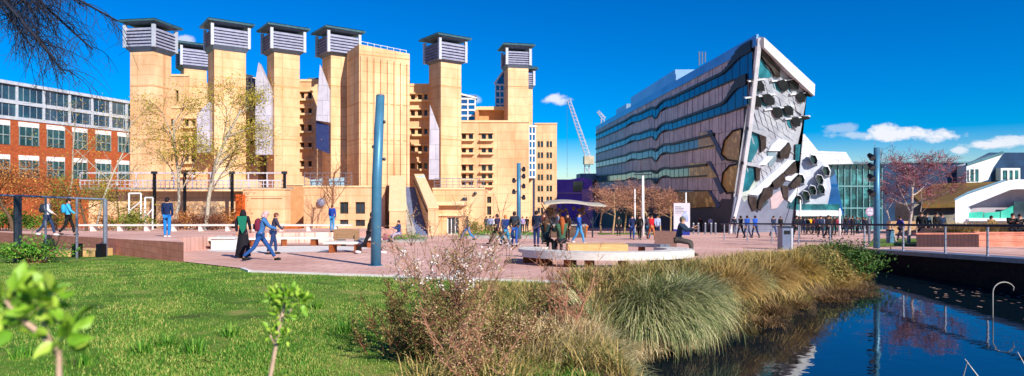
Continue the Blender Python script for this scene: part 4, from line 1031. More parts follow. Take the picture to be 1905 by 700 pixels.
m = MB(); m.box(X(380,27),X(425,27),27.6,28.4,G(28)-.05,G(28)+.5); m.build('block', wbk, M['pave2']); m = MB(); m.box(X(378,27),X(427,27),27.5,28.5,G(28)+.503,G(28)+.56); m.build('seat_board', wbk, M['timber'])
# small planted bed with kerb near the stair
bd_ = thing('planting_bed', 'low stone edged planting bed beside the stair foot', 'planter', (X(745,38),38,G(38)))
m = MB(); z = G(38); m.box(X(705,38),X(788,38),36.8,39.6,z-.2,z+.18); m.build('kerb', bd_, M['conc'])
bd2 = thing('planting_bed', 'long low planting bed with stone edge behind the walking trio', 'planter', (X(930,44),44,G(44)))
m = MB(); z = G(46); m.box(X(872,46),X(1000,46),44.5,47.5,z-.1,z+.28); m.build('kerb', bd2, M['conc'])
# kiosk
d = 48; kx0, kx1 = X(1012,d), X(1122,d); z = G(d)
kk = thing('kiosk', 'market kiosk with pale curved canopy roof on steel struts', 'kiosk', ((kx0+kx1)/2,d,z))
m = MB(); pts = []
for i in range(13):
    t_ = i/12; pts.append((kx0+(kx1-kx0)*t_, Z(381,d)+.16*math.sin(math.pi*min(1,t_*1.3)) - .12*t_*t_))
for i in range(12):
    (xa, za), (xb, zb_) = pts[i], pts[i+1]; m.add([(xa,d-1.6,za),(xb,d-1.6,zb_),(xb,d+2,zb_+.1),(xa,d+2,za+.1),(xa,d-1.6,za+.12),(xb,d-1.6,zb_+.12),(xb,d+2,zb_+.22),(xa,d+2,za+.22)], [(0,3,2,1),(4,5,6,7),(0,1,5,4),(2,3,7,6),(3,0,4,7),(1,2,6,5)])
m.build('canopy', kk, mat('cream_canopy','#a8a090','#b8b2a4',2,.6))
for sx in (.15,.5,.82):
    m = MB(); x = kx0+(kx1-kx0)*sx; m.tube([(x,d,z),(x,d,z+1.6)], .06, 6)
    for q_ in (-.9,.9): m.tube([(x,d,z+1.0),(x+q_,d,Z(381,d)+.1)], .035, 5)
    m.build('strut', kk, M['dsteel'])
m = MB(); m.box(kx0+.5,kx0+3.2,d-.6,d+1,z,z+.95); m.build('counter', kk, mat('kiosk_counter','#4a3a30','#6a5244',3,.7)); m = MB(); m.box(kx0+.4,kx0+3.3,d-.7,d+1.1,z+.953,z+1.02); m.build('counter_top', kk, M['conc'])
rr2 = random.Random(4)
m = MB()
for i in range(60): m.obox((kx0+.4+rr2.random()*2.9, d+.9+rr2.random()*.3, z+1.02+rr2.random()*1.1), .06+.06*rr2.random(), .05, .1+.2*rr2.random(), 0)
tag(m.build('kiosk_wares', None, mat('wares','#4a3020','#c8a070',9,.8,c3='#6a4a2a')), 'jumble of brown and cream wares stacked on the kiosk shelf', 'goods', kind='stuff')
# purple building, crane, white drum
pu = thing('purple_building', 'low purple clad building far behind the kiosk', 'building', (X(1068,120),121,G(120)))
d = 120; M['purple'] = mat('purple_cladding','#6a48c8','#8c68dc',.3,.5,joints=(3,3,'xz'))
m = MB(); m.prism([P(1034,420,d),P(1034,334,d),P(1062,334,d),P(1086,330,d),P(1102,336,d),P(1102,420,d)], (0,10,0)); m.build('wall', pu, M['purple'])
m = MB(); m.box(X(1034,d),X(1102,d),d-.2,d-.01,Z(361,d),Z(358,d)); m.box(X(1082,d),X(1102,d),d-.5,d-.21,Z(420,d),Z(352,d)); m.build('pale_band', pu, mat('lilac_band','#a080c0','#b890cc',.5,.5))
m = MB(); m.box(X(1066,d),X(1084,d),d-.3,d-.02,Z(356,d),Z(338,d)); m.build('window', pu, M['glass'])
cr = thing('tower_crane', 'white tower crane with raised lattice jib beyond the square', 'crane', (X(1090,200),200,G(200)))
d = 200
def lattice(mb, a, b_, w_, n, r_):
    a, b_ = Vector(a), Vector(b_); t = (b_-a).normalized(); s = t.cross(Vector((0,1,0))).normalized()*w_; u = Vector((0,1,0))*w_
    cs = [s+u, s-u, -s-u, -s+u]
    for c in cs: mb.tube([a+c, b_+c*.6], r_*.55, 4)
    for i in range(n):
        p0, p1 = a.lerp(b_, i/n), a.lerp(b_, (i+1)/n); k0, k1 = 1-.4*i/n, 1-.4*(i+1)/n
        for j in range(4): mb.tube([p0+cs[j]*k0, p1+cs[(j+1)%4]*k1], r_*.4, 3)
m = MB(); lattice(m, P(1092,425,d), P(1092,292,d), 1.1, 14, .22); m.build('mast', cr, M['lav'])
m = MB(); lattice(m, P(1094,292,d), P(1058,186,d), .8, 16, .2); m.build('jib', cr, M['lav'])
m = MB(); m.box(X(1086,d),X(1104,d),d-2,d+2,Z(306,d),Z(291,d)); m.build('cab', cr, mat('crane_cab','#b0a48c','#c8bca6',.6,.6)); m = MB(); m.tube([P(1058,186,d),P(1055,190,d),P(1055,330,d)], .05, 3); m.build('hoist_rope', cr, M['dsteel'])
cr2 = thing('tower_crane', 'small distant crane jib above the far end of the mauve building', 'crane', (X(1121,230),230,G(230)))
m = MB(); lattice(m, P(1121,425,230), P(1121,222,230), .9, 10, .25); m.build('mast', cr2, M['lav']); m = MB(); lattice(m, P(1124,222,230), P(1112,207,230), .7, 4, .2); m.build('jib', cr2, M['lav'])
wd = thing('site_building', 'pale unfinished building beside the crane', 'building', (X(1105,150),152,G(150)))
m = MB(); m.box(X(1080,150),X(1116,150),150,160,G(150),Z(300,150)+(-3)); m.build('wall', wd, mat('site_grey','#8c96a4','#b6bcc6',.4,.7,joints=(3,2.6,'xz'),jw=.2)); m = MB(); m.box(X(1084,149.9),X(1112,149.9),149.8,149.99,Z(345,150),Z(335,150)); m.box(X(1084,149.9),X(1112,149.9),149.8,149.99,Z(365,150),Z(355,150)); m.build('window', wd, M['glass'])
# pond hoop
hp = MB(); d = 16.8; pts = [P(1847,603,d-.2)]+[P(1847,548,d)]+[P(1868-21*math.cos(a_), 544-19*math.sin(a_), d) for a_ in np.linspace(0, 2.6, 9)]+[P(1885,541,d)]
hp.tube([(p_[0],p_[1],max(p_[2],-3.9)) for p_ in pts], .015, 6); tag(hp.build('pipe_hoop', None, M['conc'], smooth=True), 'thin bent pale pipe hoop rising from the pond water', 'pipe')
# ------------------------------------------------------------------ people
PEND = []
def skin_obj(name, parent, verts, edges, rads, m, levels=1, smooth=True, root=0):
    me = bpy.data.meshes.new(name); me.from_pydata([tuple(v) for v in verts], edges, []); me.materials.append(m)
    o = bpy.data.objects.new(name, me); COL.objects.link(o); o.parent = parent
    md = o.modifiers.new('s', 'SKIN'); md.use_smooth_shade = smooth
    if not me.skin_vertices: me.attributes.new  # layer is made by the modifier below
    PEND.append((o, rads, root, levels)); return o
def finish_skins():
    for o, rads, root, lv in PEND:
        me = o.data
        if not me.skin_vertices:
            bpy.context.view_layer.objects.active = o
            import bmesh
            bm = bmesh.new(); bm.from_mesh(me); bm.verts.layers.skin.verify(); bm.to_mesh(me); bm.free()
        sv = me.skin_vertices[0].data
        for i, r in enumerate(rads):
            sv[i].radius = r if isinstance(r, tuple) else (r, r); sv[i].use_root = (i == root)
        s = o.modifiers.new('u', 'SUBSURF'); s.levels = lv; s.render_levels = lv
    dg = bpy.context.evaluated_depsgraph_get(); dg.update()
    out = []
    for o, *_ in PEND: out.append((o, bpy.data.meshes.new_from_object(o.evaluated_get(dg))))
    for o, me in out:
        old = o.data; o.modifiers.clear(); o.data = me; me.name = o.name
        if old.materials and not me.materials: me.materials.append(old.materials[0])
    PEND.clear()
def clothm(c): return mat('cloth_'+c[1:], c, tuple(min(1, v*1.25) for v in lin(c)[:3]) if False else c, 6, .85, bump=.1, bscale=30)
SKIN = lambda c: mat('skin_'+c[1:], c, c, 3, .55)
def ik(hip, flex, kn, side):    # leg joints: flex forward angle, knee bend (deg), forward = +y
    a = R(flex); th, sh = .245, .245
    k = (hip[0]+side*.004, hip[1]+th*math.sin(a), hip[2]-th*math.cos(a)); b = R(flex-kn)
    f = (k[0], k[1]+sh*math.sin(b), k[2]-sh*math.cos(b)); return k, f
def person(px, d, label, H=1.73, face=0, pose='walk', ph=1.0, top='#1c2438', legs='#2a3a58', hair='#1c1410', skin='#c8957a', hairlen=0, lean=0, coat=0, zf=G, lift=0, bag=None, bagc='#222222', shoes='#1a1a1a', scarf=None, group=None, look=0, z=None, hood=None, skirt=False, arms=None):
    """face = turn about z: 0 faces away from the camera, 180 faces it, 90 faces left, -90 faces right"""
    x = X(px, d); z0 = (zf(d) if z is None else z)+lift
    root = thing('person', label, 'person', (x, d, z0), group, R(face))
    W = lambda p: Vector(p)*H
    sit = pose == 'sit'
    pz = .53 if not sit else .30
    if pose == 'walk': L = (24*ph, 8+6*ph); Rr = (-16*ph, 22*ph)
    elif pose == 'stand': L = (3, 3); Rr = (-3, 2)
    elif pose == 'sit': L = (84, 84); Rr = (80, 70)
    elif pose == 'stride': L = (34, 6); Rr = (-26, 22)
    hl, hr_ = (-.052, 0, pz-.02), (.052, 0, pz-.02)
    kl, fl = ik(hl, *L, -1); kr, fr = ik(hr_, *Rr, 1)
    # put the lower foot on the ground
    if not sit:
        low = min(fl[2], fr[2]); sh = .043-low
        pz += sh; hl = (hl[0], 0, pz-.02); hr_ = (hr_[0], 0, pz-.02); kl, fl = ik(hl, *L, -1); kr, fr = ik(hr_, *Rr, 1)
    ln = R(lean); S_ = lambda s, h: (s, math.sin(ln)*h, pz+math.cos(ln)*h)
    sp, chst, nk, hd, tp_ = S_(0,.13), S_(0,.245), S_(0,.32), S_(0,.375), S_(0,.435)
    hd = (hd[0], hd[1]+.012, hd[2]); tp_ = (tp_[0], tp_[1]+.01, tp_[2])
    sl, sr_ = S_(-.098,.285), S_(.098,.285)
    if arms is None: arms = {'walk': ((-22*ph, 18),(24*ph, 30)), 'stride': ((-30,20),(30,35)), 'stand': ((4,12),(-2,20)), 'sit': ((38,62),(42,70))}[pose]
    def arm(s, sw, eb, side):
        a = R(sw)+ln*.6; e = (s[0]+side*.022, s[1]+.165*math.sin(a), s[2]-.165*math.cos(a)); b = R(sw+eb)+ln*.6
        w_ = (e[0]-side*.005-(side*.03 if eb > 50 else 0), e[1]+.14*math.sin(b), e[2]-.14*math.cos(b)); dr = Vector(w_)-Vector(e); dr.normalize()
        return e, w_, dr
    el, wl, dl = arm(sl, *arms[0], -1); er, wr, dr_ = arm(sr_, *arms[1], 1)
    V = [(0,0,pz), sp, chst, nk, hd, tp_, sl, el, wl, sr_, er, wr, hl, kl, fl, (fl[0], fl[1]+.085, .018 if not sit else fl[2]-.015), hr_, kr, fr, (fr[0], fr[1]+.085, max(.018, fr[2]-.03) if not sit else fr[2]-.015)]
    E = [(0,1),(1,2),(2,3),(3,4),(4,5),(2,6),(6,7),(7,8),(2,9),(9,10),(10,11),(0,12),(12,13),(13,14),(14,15),(0,16),(16,17),(17,18),(18,19)]
    Rd = [(.062,.05),(.058,.045),(.07,.05),(.03,.03),(.044,.05),(.036,.042),.03,.022,.016,.03,.022,.016,.045,.03,.02,.014,.045,.03,.02,.014]
    for (w_, dd_, si) in ((wl, dl, 8), (wr, dr_, 11)):       # palm, four bent fingers and a thumb
        sgn = -1 if si == 8 else 1; wv = Vector(w_); nrm = Vector((0,1,0)) if abs(dd_.y) < .6 else Vector((0,0,1)); side_ = dd_.cross(nrm).normalized(); bn = Vector((-sgn,0,0))
        i0 = len(V); V.append(tuple(wv+dd_*.035)); E.append((si, i0)); Rd.append((.017,.01))
        for k_, (o_, l_) in enumerate(((-.015,.03),(-.005,.036),(.005,.033),(.015,.026))):
            j = len(V); V += [tuple(wv+dd_*.055+side_*o_), tuple(wv+dd_*(.055+l_*.6)+side_*o_*1.1+bn*.006), tuple(wv+dd_*(.055+l_)+side_*o_*1.1+bn*.017)]
            E += [(i0, j), (j, j+1), (j+1, j+2)]; Rd += [.0052,.005,.0045]
        j = len(V); V += [tuple(wv+dd_*.03+side_*.022), tuple(wv+dd_*.05+side_*.03+bn*.008)]; E += [(i0, j), (j, j+1)]; Rd += [.006,.005]
    skin_obj('body', root, [W(v) for v in V], E, [tuple(q*H for q in r) if isinstance(r, tuple) else r*H for r in Rd], SKIN(skin))
    # face and ears
    hm = MB(); hc = W(hd); fr_ = .052*H
    rot = Matrix.Rotation(R(look), 3, 'Z')
    def hp_(x_, y_, z_): v = rot @ Vector((x_, y_, z_)); return (hc.x+v.x*H, hc.y+v.y*H, hc.z+v.z*H)
    hm.mi = 0
    hm.tube([hp_(0,.05,.012), hp_(0,.064,-.004), hp_(0,.052,-.008)], [.004*H,.008*H,.006*H], 5)
    for s in (-1,1): hm.ball(hp_(s*.047,.0,.002), .012*H, 6, 4, (.5,1,1.4))
    hm.mi = 1
    for s in (-1,1): hm.ball(hp_(s*.018,.047,.012), .006*H, 6, 4)
    hm.mi = 2; hm.tube([hp_(-.014,.05,-.022), hp_(0,.053,-.023), hp_(.014,.05,-.022)], .0035*H, 4)
    hm.build('face', root, [SKIN(skin), M['black'], mat('lips','#9a5548','#9a5548')], local=True)
    hb = MB()
    ht = hood or hair
    hb.ball(hp_(0,-.008,.018), .058*H, 14, 8, (.9,1.0,1.02), zmin=-.12)
    hb.ball(hp_(0,-.026,-.002), .05*H, 12, 8, (.95,.8,1.05), zmin=-.9)
    if hairlen or hood:
        hb.tube([hp_(0,-.03,.0), hp_(0,-.05,-.05), hp_(0,-.062,-.06-hairlen*.12)], [.05*H,.046*H,.02*H], 10)
        for s in (-1,1): hb.tube([hp_(s*.042,.0,.01), hp_(s*.05,-.005,-.05), hp_(s*.045,.0,-.07-hairlen*.07)], [.02*H,.022*H,.01*H], 6)
    hb.build('hood' if hood else 'hair', root, clothm(hood) if hood else mat('hair_'+hair[1:], hair, hair, 30, .6), smooth=True, local=True)
    # top with sleeves
    b0 = pz-.03-.09*coat; sh = S_(0,.3)
    TV = [(0,0 if not coat else -.005,b0), (0,0,pz+.04), sp, chst, (sh[0],sh[1],sh[2]), sl, el, tuple(Vector(wl)+(Vector(el)-Vector(wl))*.08), sr_, er, tuple(Vector(wr)+(Vector(er)-Vector(wr))*.08)]
    TE = [(0,1),(1,2),(2,3),(3,4),(3,5),(5,6),(6,7),(3,8),(8,9),(9,10)]
    TR = [(.086,.068),(.08,.065),(.079,.064),(.086,.066),(.05,.045),.042,.034,.027,.042,.034,.027]
    skin_obj('jacket' if not skirt else 'robe_top', root, [W(v) for v in TV], TE, [tuple(q*H for q in r) if isinstance(r, tuple) else r*H for r in TR], clothm(top), root=3)
    if skirt:
        sm = MB(); n = 16; rings = [(pz+.06,.075,.062),(pz-.1,.1,.085),(pz-.3,.125,.11),(.035,.15,.14)]
        for i, (zz, rx, ry) in enumerate(rings):
            for k_ in range(n): a = 2*math.pi*k_/n; w2_ = 1+.06*math.sin(a*5+i) if i else 1; sm.v.append((rx*w2_*math.cos(a)*H, ry*w2_*math.sin(a)*H+.01*i, zz*H))
        for i in range(3):
            for k_ in range(n): sm.f.append((i*n+k_, i*n+(k_+1)%n, (i+1)*n+(k_+1)%n, (i+1)*n+k_)); sm.m.append(0)
        sm.build('robe', root, clothm(legs), smooth=True, local=True)
    else:
        LV = [(0,0,pz), hl, kl, tuple(Vector(fl)+Vector((0,0,.012))), hr_, kr, tuple(Vector(fr)+Vector((0,0,.012)))]
        skin_obj('trousers', root, [W(v) for v in LV], [(0,1),(1,2),(2,3),(0,4),(4,5),(5,6)], [tuple(q*H for q in r) if isinstance(r, tuple) else r*H for r in [(.076,.058),(.055,.055),.041,.031,(.055,.055),.041,.031]], clothm(legs))
    for (f_, s) in ((fl,-1),(fr,1)):
        sm = MB(); fz = max(f_[2], .043)
        a, b_ = W((f_[0], f_[1]-.012, fz-.018)), W((f_[0], f_[1]+.06, max(.02, fz-.027))); c = W((f_[0], f_[1]+.105, max(.016, fz-.03)))
        sm.tube([a, b_, c], [.03*H,.027*H,.016*H], 8); sm.build('shoe', root, clothm(shoes), smooth=True, local=True)
    if scarf:
        sc = MB(); n0 = W(nk)
        sc.tube([n0+Vector((0,0,-.02)), n0+Vector((0,0,.06))], [.09, .075], 10); sc.prism([tuple(n0+Vector(v)) for v in ((-.14,-.17,.0),(.16,-.17,.0),(.12,-.18,-.45),(.02,-.19,-.6),(-.1,-.18,-.3))], (0,.03,0)); sc.build('scarf', root, clothm(scarf), local=True)
    if bag:
        bk = thing('backpack', bag, 'backpack', root.location.copy(), None, R(face))
        c = Vector(S_(0,.19))*H; bm_ = MB()
        for i, (zz, hw, dp) in enumerate(((-.2,.13,.05),(-.17,.15,.085),(0,.155,.1),(.15,.14,.08),(.2,.09,.03))):
            for k_ in range(12): a = 2*math.pi*k_/12; cs, sn = math.cos(a), math.sin(a); r4 = (abs(cs)**4+abs(sn)**4)**-.25; bm_.v.append((c.x+hw*cs*r4, c.y-.17+dp*sn*r4+.03*math.sin(ln)*i, c.z+zz))
        for i in range(4):
            for k_ in range(12): bm_.f.append((i*12+k_, i*12+(k_+1)%12, (i+1)*12+(k_+1)%12, (i+1)*12+k_)); bm_.m.append(0)
        bm_.f.append(tuple(range(11,-1,-1))); bm_.m.append(0); bm_.f.append(tuple(range(48,60))); bm_.m.append(0)
        bm_.build('pack_body', bk, clothm(bagc), smooth=True, local=True)
        s2 = MB(); s2.box(c.x-.1,c.x+.1,c.y-.29,c.y-.26,c.z-.14,c.z+.02); s2.build('front_pocket', bk, clothm('#2c2c30'), local=True)
        s3 = MB()
        for s in (-1,1): s3.tube([(c.x+s*.09,c.y-.1,c.z+.17),(c.x+s*.1,c.y+.02,c.z+.235),(c.x+s*.1,c.y+.13,c.z+.12),(c.x+s*.1,c.y+.12,c.z-.08)], .014, 5)
        s3.build('strap', bk, clothm('#2c2c30'), local=True)
    return root
tz_ = lambda y: TER(y)
# left raised walk
person(88, 28, 'person in a white jacket and dark jeans walking on the raised walk at far left', face=-70, top='#dcd6e0', legs='#26375a', hair='#b07850', hairlen=.6, zf=TER, bag='dark backpack on the person in white at far left', bagc='#1c2434', shoes='#e0dce8')
person(127, 28.6, 'person in a light blue top and black trousers on the raised walk', face=-60, top='#3aa4d0', legs='#141418', hair='#1a1210', zf=TER, bag='bright blue backpack on the person in black trousers', bagc='#2a9ac8', shoes='#303030', ph=.9)
person(311, 26.4, 'person in a navy coat and bright blue jeans seen from behind on the raised walk', face=5, pose='stand', top='#12264e', legs='#1e78c8', hair='#120c0a', coat=1, zf=TER, H=1.72, lift=-.05, shoes='#e8e8e8')
# couple in front
person(452, 21.0, 'person in a long black robe and green shawl walking beside the denim jacket', face=10, pose='walk', ph=.5, top='#1a1420', legs='#15131c', hood='#1c1620', scarf='#0f6a54', skirt=True, H=1.66)
person(484, 19.6, 'person in a blue denim jacket and jeans leaning forward and striding to the right', face=-72, pose='stride', top='#3a6ca4', legs='#1e4a86', hair='#d8c4b8', hood='#c8a0a0', lean=14, coat=.6, H=1.72, bag='burgundy and grey backpack on the person in the denim jacket', bagc='#6a1c34')
person(508, 23.5, 'person in a dark coat half hidden behind the denim jacket', face=-60, pose='walk', ph=.6, top='#383448', legs='#223a66', hair='#6a4030', lean=10, H=1.6)
person(618, 38, 'person in a royal blue coat and light jeans standing behind the white bench', face=-10, pose='stand', top='#1a3c94', legs='#3a86b8', hair='#5a3a2a', coat=1, H=1.68, z=TER(38))
person(688, 23.8, 'person in black walking out of view behind the blue column', face=-80, pose='stride', top='#17171f', legs='#14141c', hair='#2a1a14', skin='#d08a80', lean=8, H=1.75, shoes='#e6e2e8')
person(742, 37, 'person in a navy jacket and grey trousers sitting on the planting bed edge', face=120, pose='sit', top='#1f3a6c', legs='#a49cb4', hair='#2a1612', lift=.05, H=1.7)
person(869, 40.5, 'person in a dark green jacket and light blue jeans walking left of the trio', face=70, pose='stride', top='#24383a', legs='#3478b4', hair='#15100e', H=1.72)
person(925, 33.5, 'person in a plum jacket and black trousers at the left of the walking group', face=60, pose='stride', top='#2c2640', legs='#15141c', hair='#3a241c', skin='#c88a78', H=1.78)
person(940, 31.2, 'person with light ginger hair in a navy jacket and teal jeans mid stride', face=20, pose='stride', top='#17306a', legs='#2c7ca0', hair='#b4703a', H=1.7)
person(957, 30.0, 'tall person in a black jacket with both feet planted right of the ginger person', face=0, pose='walk', top='#1c2838', legs='#23509a', hair='#241a16', H=1.78, bag='dark grey backpack on the tall person in the black jacket', bagc='#26303c')
person(912, 52, 'person in a pale grey top standing far behind the walking group', pose='stand', face=180, top='#8a90b0', legs='#1c2436')
person(998, 30.5, 'person in a long black coat standing left of the kiosk', face=-20, pose='stand', top='#14203a', legs='#172a5c', hair='#1a100e', coat=1, H=1.78)
person(1012, 34, 'person in a red and brown jacket near the kiosk', face=160, pose='stand', top='#5c2a26', legs='#2a2024', hair='#4a2c1c')
person(1038, 36, 'person in a grey hooded top standing before the kiosk', face=100, pose='stand', top='#6c7888', legs='#3a3438', hair='#2c2018', H=1.78)
person(1056, 38, 'person in a dark brown coat before the kiosk counter', face=150, pose='stand', top='#3a241c', legs='#2a1c1a', hair='#1a1210', coat=1)
person(1077, 34.5, 'person in an open blue jacket over a white shirt with pale jeans', face=-120, pose='walk', top='#24509c', legs='#3f8cc4', hair='#1c1210', H=1.78, shoes='#d8d0d0')
person(1016, 20.9, 'person in a dark teal coat seated at the left of the round bench', face=-25, pose='sit', top='#183438', legs='#101c20', hair='#4a3020', hairlen=1.4, H=1.62, lift=.18)
person(1045, 20.4, 'person with long auburn hair in a green patterned top seated on the round bench', face=10, pose='sit', top='#3a5a44', legs='#18202c', hair='#9a4e20', hairlen=1.8, H=1.66, lift=.16)
person(1262, 20.4, 'person in a dark jacket and cap seated on the right end of the round bench', face=-120, pose='sit', top='#22344a', legs='#4a4440', hair='#6a6458', hairlen=0, lean=12, H=1.7, lift=.16)
# middle distance
P2 = [(1151,53,'person in dark clothes standing under the bare trees','stand',180,'#1c2a2a','#141a1e',{}),
 (1176,42,'person in a navy coat and blue jeans left of the person in black','walk',170,'#15244c','#1f3c7a',{'coat':.5}),
 (1190,42,'person all in black walking between the navy coat and the red coat','walk',160,'#141416','#121214',{}),
 (1206,43,'person in a grey jacket and tan boots half behind the red coat','walk',165,'#4a4450','#2c5a80',{'shoes':'#c0703a'}),
 (1212,42.2,'person in a bright red coat and tan trousers','walk',200,'#b01420','#b4683c',{'coat':1,'hair':'#3a1c14'}),
 (1223,43,'person in a pale lavender jacket right of the red coat','walk',180,'#9aa4c4','#2c3450',{}),
 (1303,72,'person in a brown coat in front of the dark blue plinth','stand',180,'#4a2c28','#181c2c',{}),
 (1322,70,'person in a pale jacket in front of the dark blue plinth','stand',170,'#a8b0cc','#1c2a4c',{}),
 (1366,60,'person in black beside the steel bollards','stand',180,'#1a2030','#16203c',{}),
 (1378,47,'person in a black jacket at the left of the blue trio','walk',20,'#1a1c2c','#181c34',{}),
 (1390,46.5,'person in a bright blue jacket in the middle of the blue trio','walk',10,'#1a46a0','#182c54',{}),
 (1405,46.5,'person in a royal blue jacket at the right of the blue trio','walk',15,'#1c50b4','#16264c',{}),
 (1439,50,'person in a navy jacket and jeans walking alone past the angular building','walk',190,'#1f2c48','#203a6c',{}),
 (1452,60,'person in black behind the lone walker','stand',190,'#15161c','#15161c',{}),
 (1482,46,'person in a black top left of the crowd','walk',180,'#1a1c24','#22242e',{}),
 (1541,43,'person in a black dress with bare legs in front of the crowd','walk',185,'#15151b','#15151b',{'skirt':False,'coat':1}),
 (1527,47,'person in a dark blue jacket at the front of the crowd','walk',170,'#23304e','#1c2236',{}),
 (1675,38,'person in a purple jacket on the lawn patch side of the railing','walk',90,'#3c3a8c','#1c1c30',{'H':1.6}),
 (1714,35,'person in a dark coat with a light scarf standing by the dark planter','stand',150,'#14181e','#121418',{'coat':1,'H':1.78}),
 (1724,36,'person in a blue grey hoodie standing by the dark planter','stand',170,'#3a5064','#141a22',{'H':1.75}),
 (1742,35.5,'person in a black jacket and dark jeans right of the hoodie','stand',200,'#121317','#1a2434',{'H':1.78}),
 (1752,37,'person in a navy coat at the right of the planter group','stand',180,'#1a2c4a','#141c2c',{'coat':1}),
 (1844,36.5,'person in a tan top sitting among the tawny planter grass','sit',180,'#7a5a34','#1c1a1c',{'lift':.3}),
 (1884,31,'person in a black coat seated at the right edge beyond the railing','sit',150,'#12141a','#14161c',{'lift':.35,'H':1.75}),
 (1897,31.5,'person in a dark coat with pink hands seated at the far right edge','sit',160,'#1a1c24','#15171d',{'lift':.35,'H':1.7})]
for px, d, lab, ps, fc, tc, lc, kw in P2: person(px, d, lab, pose=ps, face=fc, top=tc, legs=lc, **kw)
crowd = ['#1c2230','#2a3c60','#14161c','#c89a20','#6c1c28','#3a2a4c','#22262e','#8c8ca4','#1a3a5c','#4a3a34','#15181e','#7a2030','#20304c','#b8b4c0','#181a20','#34306c','#1c1c22','#2c4a58','#15151a','#5c3a5c','#1e2634','#16181e']
cn = ['navy','blue','black','mustard','wine red','plum','charcoal','pale grey','steel blue','brown','jet black','crimson','dark blue','white','ebony','violet','graphite','teal grey','coal black','mauve','midnight blue','inky black']
rc_ = random.Random(21)
for i in range(22):
    px = 1490+i*6.1+rc_.uniform(-1.5,1.5); d = 54+rc_.uniform(0,14)
    person(px, d, 'person in a %s coat in the distant crowd before the glass hall' % cn[i], H=1.6+rc_.uniform(0,.22), pose=rc_.choice(['walk','stand']), face=rc_.choice([10,170,190,90,-90]), top=crowd[i], legs=rc_.choice(['#15181f','#1c2a48','#22222a']), hair=rc_.choice(['#17100c','#3a2418','#6a4a2c']), coat=rc_.choice([0,1]))
for i, px in enumerate((905,918,972,980,1000)):
    person(px, 58+i, 'person in %s far behind the planting bed before the library' % ['dark grey','white','lilac','black','pale blue'][i], pose='stand', face=180, top=['#3a3c44','#c8c8d0','#9a8ab8','#16181c','#8aa0c0'][i], legs='#2a2c38')
finish_skins()
# ------------------------------------------------------------------ trees and plants
def branchy(seed, base, h, r, spread, levels=4, kids=4, up=.5, droop=0, first=.3, kink=.25, shrink=.62, maxseg=4, lenf=None):
    """recursive limbs; returns (list of (pts, radii, level), tips)"""
    rg = random.Random(seed); out = []; tips = []
    def grow(p, dr, ln, rad, lv):
        pts = [p.copy()]; rs = [rad]; d_ = dr.copy(); n = maxseg if lv < 2 else 3
        for i in range(n):
            d_ = (d_ + Vector((rg.gauss(0,kink), rg.gauss(0,kink), rg.gauss(0,kink*.6)))*.5 + Vector((0,0,(up if lv < 3 else up*.4)*.15 - droop*.12*lv))).normalized()
            p = p + d_*(ln/n); pts.append(p.copy()); rs.append(max(.003, rad*(1-(i+1)/n*(.5 if lv else .55))))
            if lv >= levels-2: tips.append(p.copy())
        out.append((pts, rs, lv))
        if lv < levels-1:
            nk = kids if lv else kids*2
            for k in range(nk):
                f = first + (1-first)*((k+.5)/nk if lv == 0 else rg.random()) if lv == 0 else rg.uniform(.25, 1)
                j = min(n-1, int(f*n)); fr = f*n-j; q = pts[j].lerp(pts[j+1], min(1, fr))
                a = rg.uniform(0, 6.283); ax = Vector((math.cos(a), math.sin(a), 0)); out_ = (d_*(1-spread)+ (ax - d_*ax.dot(d_))*spread*1.1 + Vector((0,0,up*.3))).normalized()
                L_ = ln*(shrink if lv else (lenf or .5)*(1.15-.6*f))*rg.uniform(.75,1.2)
                grow(q, out_, L_, rs[j]*rg.uniform(.4,.6), lv+1)
    grow(Vector(base), Vector((0,0,1)), h*(.85 if levels > 2 else 1), r, 0)
    return out, tips
def tree(name, label, px, d, top_px, r, seed, spread=.6, levels=4, kids=4, up=.5, droop=0, first=.3, bark=None, leafm=None, leafn=4000, leafs=.12, jitter=.35, shrink=.62, twigm=None, group=None, zf=G, lenf=None, minr=.006, aspect=.6, x=None):
    x = X(px, d) if x is None else x; z = zf(d); h = Z(top_px, d)-z
    t = thing(name, label, 'tree', (x,d,z), group)
    segs, tips = branchy(seed, (x,d,z-.05), h, r, spread, levels, kids, up, droop, first, shrink=shrink, lenf=lenf)
    zm = max(p.z for s in segs for p in s[0]); k = h/(zm-z)
    tr_, tw = MB(), MB()
    sc = lambda p: (x+(p.x-x)*k, d+(p.y-d)*k, z+(p.z-z)*k)
    for pts, rs, lv in segs:
        (tr_ if lv < 2 else tw).tube([sc(p) for p in pts], [max(minr, q) for q in rs], 7 if lv == 0 else (5 if lv == 1 else 3), cap=False)
    tr_.build('trunk', t, bark or M['bark'], smooth=True)
    cr_ = tw.build('crown', t, twigm or M['twig'])
    if leafm and leafn:
        T = np.array([sc(p) for p in tips]); C = T[RNG.integers(0, len(T), leafn)] + RNG.normal(0, jitter, (leafn,3))
        C[:,2] = np.maximum(C[:,2], z+.2)
        V_, F_ = leaves_np(C, leafs, aspect); npmesh('foliage', V_, F_, leafm, parent=cr_)
    return t
L_gold = mat('birch_catkin', '#7a7a22', '#c2a84e', .9, .8, c3='#9a9030', isl=.6)
L_pink = mat('pink_bud', '#94604c', '#c8a080', 1.5, .8, c3='#b07c68', isl=.6)
L_rust = mat('rust_leaf', '#8c5426', '#c88c4c', .8, .8, c3='#a86c34', isl=.6)
L_olive = mat('olive_leaf', '#4a5a18', '#8a8c38', .8, .8, c3='#66701f', isl=.6)
L_green = mat('fresh_leaf', '#2f6414', '#7aa03a', 1.2, .7, c3='#4a821c', isl=.6)
L_red = mat('red_bud', '#84304a', '#c07484', 1.5, .7, c3='#8a4650', isl=.6)
